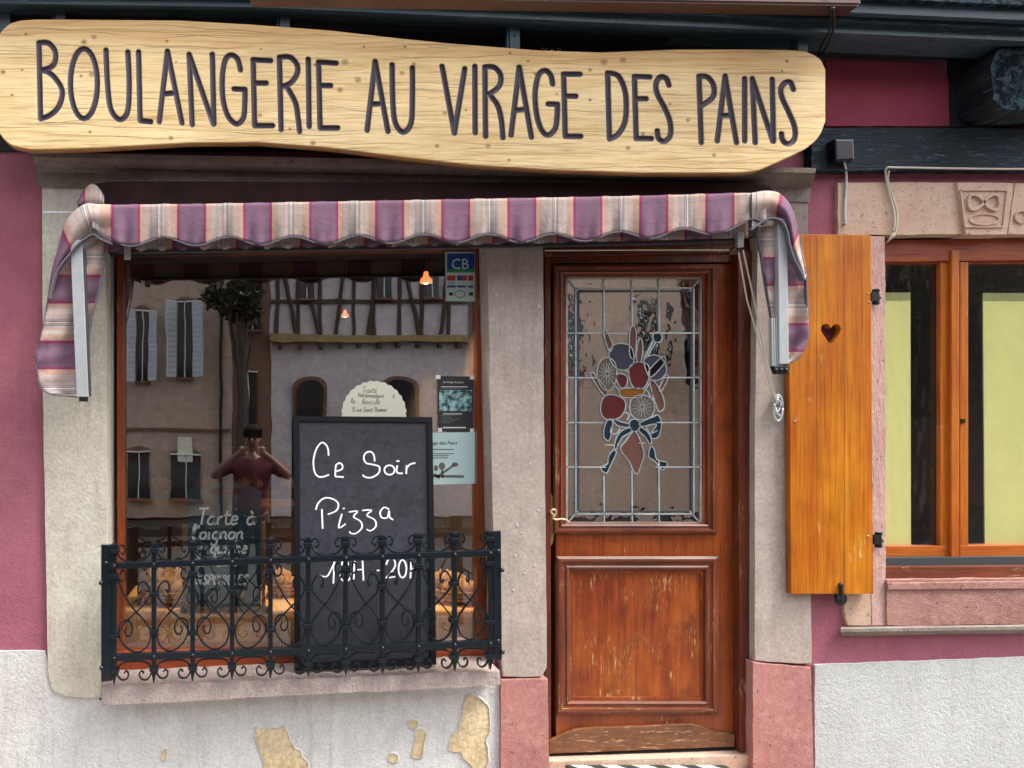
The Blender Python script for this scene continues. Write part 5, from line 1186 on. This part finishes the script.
def window_r(t, x0, y0, x1, y1, shut=0, Y=YO-.28):
    f = rbox('window', x0, y0, x1, y1, Y+.03, .05, M['darkwin'], t)
    rbox('frame', x0-.8, y0-1.2, x1+.8, y0, Y+.08, .06, M['whitefish'], f); rbox('mullion', (x0+x1)/2-.4, y0, (x0+x1)/2+.4, y1, Y+.06, .04, M['whitefish'], f); rbox('sill', x0-1.5, y1, x1+1.5, y1+2.2, Y+.14, .16, M['h_brown'], f)
    if shut:
        for a, b in ((x0-shut-.5, x0-.8), (x1+.8, x1+shut+.5)):
            s = rbox('shutter', a, y0-.5, b, y1, Y+.09, .05, M['shut_w'], t)
            bm = bmesh.new(); n = 14
            for i in range(n):
                p0 = R(a+1.2, y0+1+(y1-y0-2)*(i/n), Y+.1); p1 = R(b-1.2, y0+1+(y1-y0-2)*((i+.6)/n), Y+.1); box_bm(bm, (p0.x, Y+.10, p0.z), (p1.x, Y+.07, p1.z))
            link('louvre', tomesh(bm), M['alu'], s)
            s.location.y += .14; s.rotation_euler.z = .55 if a > x0 else -.55
    bm = bmesh.new(); c = [(x0-2, y0-1.5)]+[(x0-2+(x1-x0+4)*k/8, y0-2-4*math.sin(math.pi*k/8)) for k in range(9)]+[(x1+2, y0-1.5)]
    q = [R(x, y, Y+.02) for x, y in c]; prism(bm, q, [v+Vector((0, -.06, 0)) for v in q]); link('arched_head', tomesh(bm), M['h_brown'], f)
    return f
h = house('pinkish beige house opposite with pale louvred shutters', -60, 232, 232, M['h_pink'])
window_r(h, 136, 311, 148, 381, 9); window_r(h, 178, 302, 192, 378, 11); window_r(h, 60, 312, 78, 382, 11); window_r(h, 5, 312, 22, 382, 11)
window_r(h, 128, 452, 150, 500); window_r(h, 170, 455, 200, 500); rbox('string_course', -60, 428, 231, 431, YO-.24, .08, M['h_brown'], h)
rbox('house_sign', 177, 437, 191, 461, YO-.22, .05, M['doily'], h); rbox('gutter_pipe', 219, 262, 222, 520, YO-.2, .1, M['blackmetal'], h)
h = house('narrow brown rendered house opposite beside the half timbered one', 232.5, 271, 205, M['h_brown'])
window_r(h, 240, 372, 256, 425); window_r(h, 244, 280, 262, 330)
h = house('half timbered lilac house opposite with dark posts and arched openings', 271.5, 520, 215, M['h_white'], 2.6)
for x in (276, 296, 318, 352, 372, 398, 420, 446, 470, 500): rbox('timber_post', x, 255, x+4, 336, YO-.26, .07, M['timber'], h)
rbox('timber_rail', 271.5, 300, 520, 304, YO-.25, .07, M['timber'], h); rbox('jetty_beam', 271.5, 334, 520, 341, YO-.1, .25, M['ochre'], h)
bm = bmesh.new()
for x0, x1 in ((280, 296), (345, 335), (302, 318), (378, 370), (402, 420), (450, 440), (474, 498)):
    a, b = R(x0, 256, YO-.24), R(x1, 333, YO-.24); tube(bm, [a, b], .04, 6)
link('timber_brace', tomesh(bm), M['timber'], h)
for i in range(12): rbox('joist_end', 278+i*20, 341, 282+i*20, 347, YO-.12, .2, M['timber'], h)
for x in (300, 378, 425): window_r(h, x, 262, x+14, 298)
for x0, x1 in ((293, 327), (382, 418), (450, 490)):
    bm = bmesh.new(); c = [(x0, 445)]+[(x0+(x1-x0)*(.5-.5*math.cos(math.pi*k/14)), 388-12*math.sin(math.pi*k/14)) for k in range(15)]+[(x1, 445)]
    f = [R(x, y, YO-.24) for x, y in c]; prism(bm, f, [v+Vector((0, -.08, 0)) for v in f]); link('arched_opening', tomesh(bm), M['h_brown'], h)
    c2 = [(x0+4+(x-x0)*(1-8/(x1-x0)), y+4) for x, y in c]; bm = bmesh.new(); f = [R(x, y, YO-.2) for x, y in c2]; prism(bm, f, [v+Vector((0, -.06, 0)) for v in f]); link('window', tomesh(bm), M['darkwin'], h)
h = house('beige house opposite, right of the half timbered one', 521, 900, 200, M['h_pink']); window_r(h, 560, 300, 580, 370, 0); window_r(h, 640, 300, 660, 370, 0)
h = house('low brown house opposite at the right end of the street', 901, 1500, 215, M['h_brown'])
window_r(h, 960, 300, 980, 370); window_r(h, 1100, 300, 1120, 370)
h = house('pale beige house opposite at the left end of the street', -700, -61, 240, M['h_pink'])
window_r(h, -140, 312, -120, 382, 11); window_r(h, -240, 312, -220, 382, 11)
# leafy trees on the far pavement
def leaf_mat(nm, a, b):
    g = N(nm); g.color(g.mix(g.ramp(g.noise(3, 3), [(.35, 0), (.65, 1)]), a, b)); g.rough(.7); return g.m
M['leaf'] = leaf_mat('dark_leaves', (.014, .020, .008), (.035, .042, .014)); M['bark'] = plain('bark', (.06, .045, .035), .9, 0, .3)
def tree(px, Y, h, r, n, label):
    p = R(px, 0, Y); t = thing('tree', label, 'tree', (p.x, Y, 0), 'trees across the street')
    bm = bmesh.new(); tube(bm, [(p.x, Y, -.1), (p.x+.05, Y, h*.4), (p.x, Y+.05, h*.75)], lambda q: .14-.08*q, 8)
    for k in range(7):
        a = k*.9; tube(bm, [(p.x, Y, h*.4+k*.12), (p.x+r*.6*math.cos(a), Y+r*.6*math.sin(a), h*.65+k*.15)], lambda q: .05-.035*q, 6)
    link('trunk', tomesh(bm), M['bark'], t)
    rs = np.random.RandomState(int(px) % 1000); cl_ = [(rs.randn(3)*np.array([r*.42, r*.42, r*.42])+np.array([p.x, Y, h*.75]), r*(.25+.25*rs.rand())) for _ in range(16)]
    V = []; F = []
    for i in range(n):
        c, cr = cl_[rs.randint(16)]; d = rs.randn(3); d /= np.linalg.norm(d); q = c+d*cr*(.6+.5*rs.rand()); u = rs.randn(3)*.045; v = rs.randn(3)*.045
        b = len(V); V += [tuple(q), tuple(q+u), tuple(q+u+v), tuple(q+v)]; F.append((b, b+1, b+2, b+3))
    me = bpy.data.meshes.new('crown'); me.from_pydata(V, [], F); link('crown', me, M['leaf'], t)
tree(240, -9.7, 5.1, .42, 5200, 'small clipped tree before the narrow brown house')
tree(735, -9.4, 4.0, .7, 3500, 'broad tree on the far pavement opposite the door')
tree(930, -9.4, 4.5, 1.7, 8000, 'large tree added on the far pavement to darken the side window reflection')  # added out of view so the side window glass reflects something dark
tree(1120, -9.4, 4.5, 1.7, 8000, 'large tree at the right end of the far pavement')
# ------------------------------------------------------------------ the photographer, seen only in the glass
T0 = thing('person', 'person in a maroon T-shirt holding up a phone with both hands, facing the shop', 'person', (CX-.03, -D-.42, 0)) if False else None
def skinned(name, verts, edges, radii, mat, parent, root=0):
    me = bpy.data.meshes.new(name); me.from_pydata(verts, edges, []); o = bpy.data.objects.new(name, me); C.objects.link(o); me.materials.append(mat)
    sk = o.modifiers.new('skin', 'SKIN'); sk.use_smooth_shade = True
    for i, d in enumerate(me.skin_vertices[0].data): d.radius = (radii[i], radii[i]) if not hasattr(radii[i], '__len__') else radii[i]; d.use_root = (i == root)
    s = o.modifiers.new('sub', 'SUBSURF'); s.levels = 2; s.render_levels = 2
    if parent: o.parent = parent
    return o
gx, gy, gz = 0, 0, -.155+.16
# local coordinates, facing +Y towards the facade, standing on the road
pv = [(0,0,.92),(0,0,1.05),(0,.0,1.22),(0,0,1.36),(0,0,1.46),(0,.02,1.53), # pelvis..neck
      (.19,0,1.38),(.38,.06,1.26),(.13,.30,1.50),(.10,.36,1.52),   # right arm: shoulder, elbow, wrist, hand
      (-.19,0,1.38),(-.39,.06,1.26),(-.13,.30,1.50),(-.10,.36,1.52),
      (.09,0,.86),(.10,.02,.50),(.11,-.02,.10),(.11,.12,.05),
      (-.09,0,.86),(-.10,.02,.50),(-.11,-.02,.10),(-.11,.12,.05)]
pe = [(0,1),(1,2),(2,3),(3,4),(4,5),(3,6),(6,7),(7,8),(8,9),(3,10),(10,11),(11,12),(12,13),(0,14),(14,15),(15,16),(16,17),(0,18),(18,19),(19,20),(20,21)]
prr = [(.12,.08),(.12,.08),(.14,.09),(.13,.09),.06,.055,.065,.045,.03,.03,.065,.045,.03,.03,.09,.06,.042,.04,.09,.06,.042,.04]
PS = Vector((CX-.02, -D-.44, -.125))
body = skinned('person', pv, pe, prr, M['skin'], None); body.location = PS
tag(body, 'person in a maroon T-shirt holding up a phone with both hands in the street', 'person')
skinned('t_shirt', [(0,0,.82),(0,0,1.05),(0,0,1.22),(0,0,1.38),(0,0,1.43),(.20,0,1.385),(.34,.05,1.29),(-.20,0,1.385),(-.35,.05,1.29)], [(0,1),(1,2),(2,3),(3,4),(3,5),(5,6),(3,7),(7,8)], [(.175,.135),(.165,.125),(.18,.13),(.165,.125),.08,.085,.068,.085,.068], M['shirt'], body)
skinned('trousers', [(0,0,.99),(.09,0,.84),(.10,.02,.50),(.11,-.02,.12),(-.09,0,.84),(-.10,.02,.50),(-.11,-.02,.12)], [(0,1),(1,2),(2,3),(0,4),(4,5),(5,6)], [(.15,.12),.105,.075,.06,.105,.075,.06], M['jeans'], body)
def local(bm, name, mat, smooth=True):
    me = tomesh(bm); me.materials.append(mat); o = bpy.data.objects.new(name, me); C.objects.link(o); o.parent = body
    if smooth: me.polygons.foreach_set('use_smooth', [True]*len(me.polygons))
    return o
bm = bmesh.new(); sphere_bm(bm, (0, .03, 1.64), (.078, .095, .115), seg=20); sphere_bm(bm, (0, .125, 1.63), (.014, .02, .022)); sphere_bm(bm, (.08, .03, 1.63), (.01, .02, .03)); sphere_bm(bm, (-.08, .03, 1.63), (.01, .02, .03)); local(bm, 'head', M['skin'])
bm = bmesh.new(); sphere_bm(bm, (0, .025, 1.695), (.090, .108, .092), seg=20); local(bm, 'hair', M['hair'])
bm = bmesh.new()
for sx in (.03, -.03): sphere_bm(bm, (sx, .118, 1.645), .012)
tube(bm, [(-.025, .118, 1.59), (.025, .118, 1.59)], .005, 6); local(bm, 'eyes_and_mouth', M['hair'])
for sx in (1, -1):
    bm = bmesh.new(); sphere_bm(bm, (sx*.10, .37, 1.535), (.03, .025, .045), seg=14)
    for k in range(4): tube(bm, [(sx*(.085), .375, 1.56-.02*k), (sx*(.065), .405, 1.565-.02*k), (sx*(.045+.004*k), .418, 1.565-.02*k)], lambda q: .009-.003*q, 7)
    tube(bm, [(sx*.09, .36, 1.52), (sx*.065, .37, 1.50), (sx*.045, .385, 1.515)], lambda q: .011-.003*q, 7)
    local(bm, 'hand', M['skin'])
bm = bmesh.new(); box_bm(bm, (CX-.078, -D-.05, EYE-.037), (CX+.078, -D-.041, EYE+.037)); bmesh.ops.bevel(bm, geom=bm.edges[:], offset=.003, segments=2, affect='EDGES')
ph = link('phone', tomesh(bm), M['phone'], None); tag(ph, 'black phone held sideways by the person photographing the shop', 'phone')
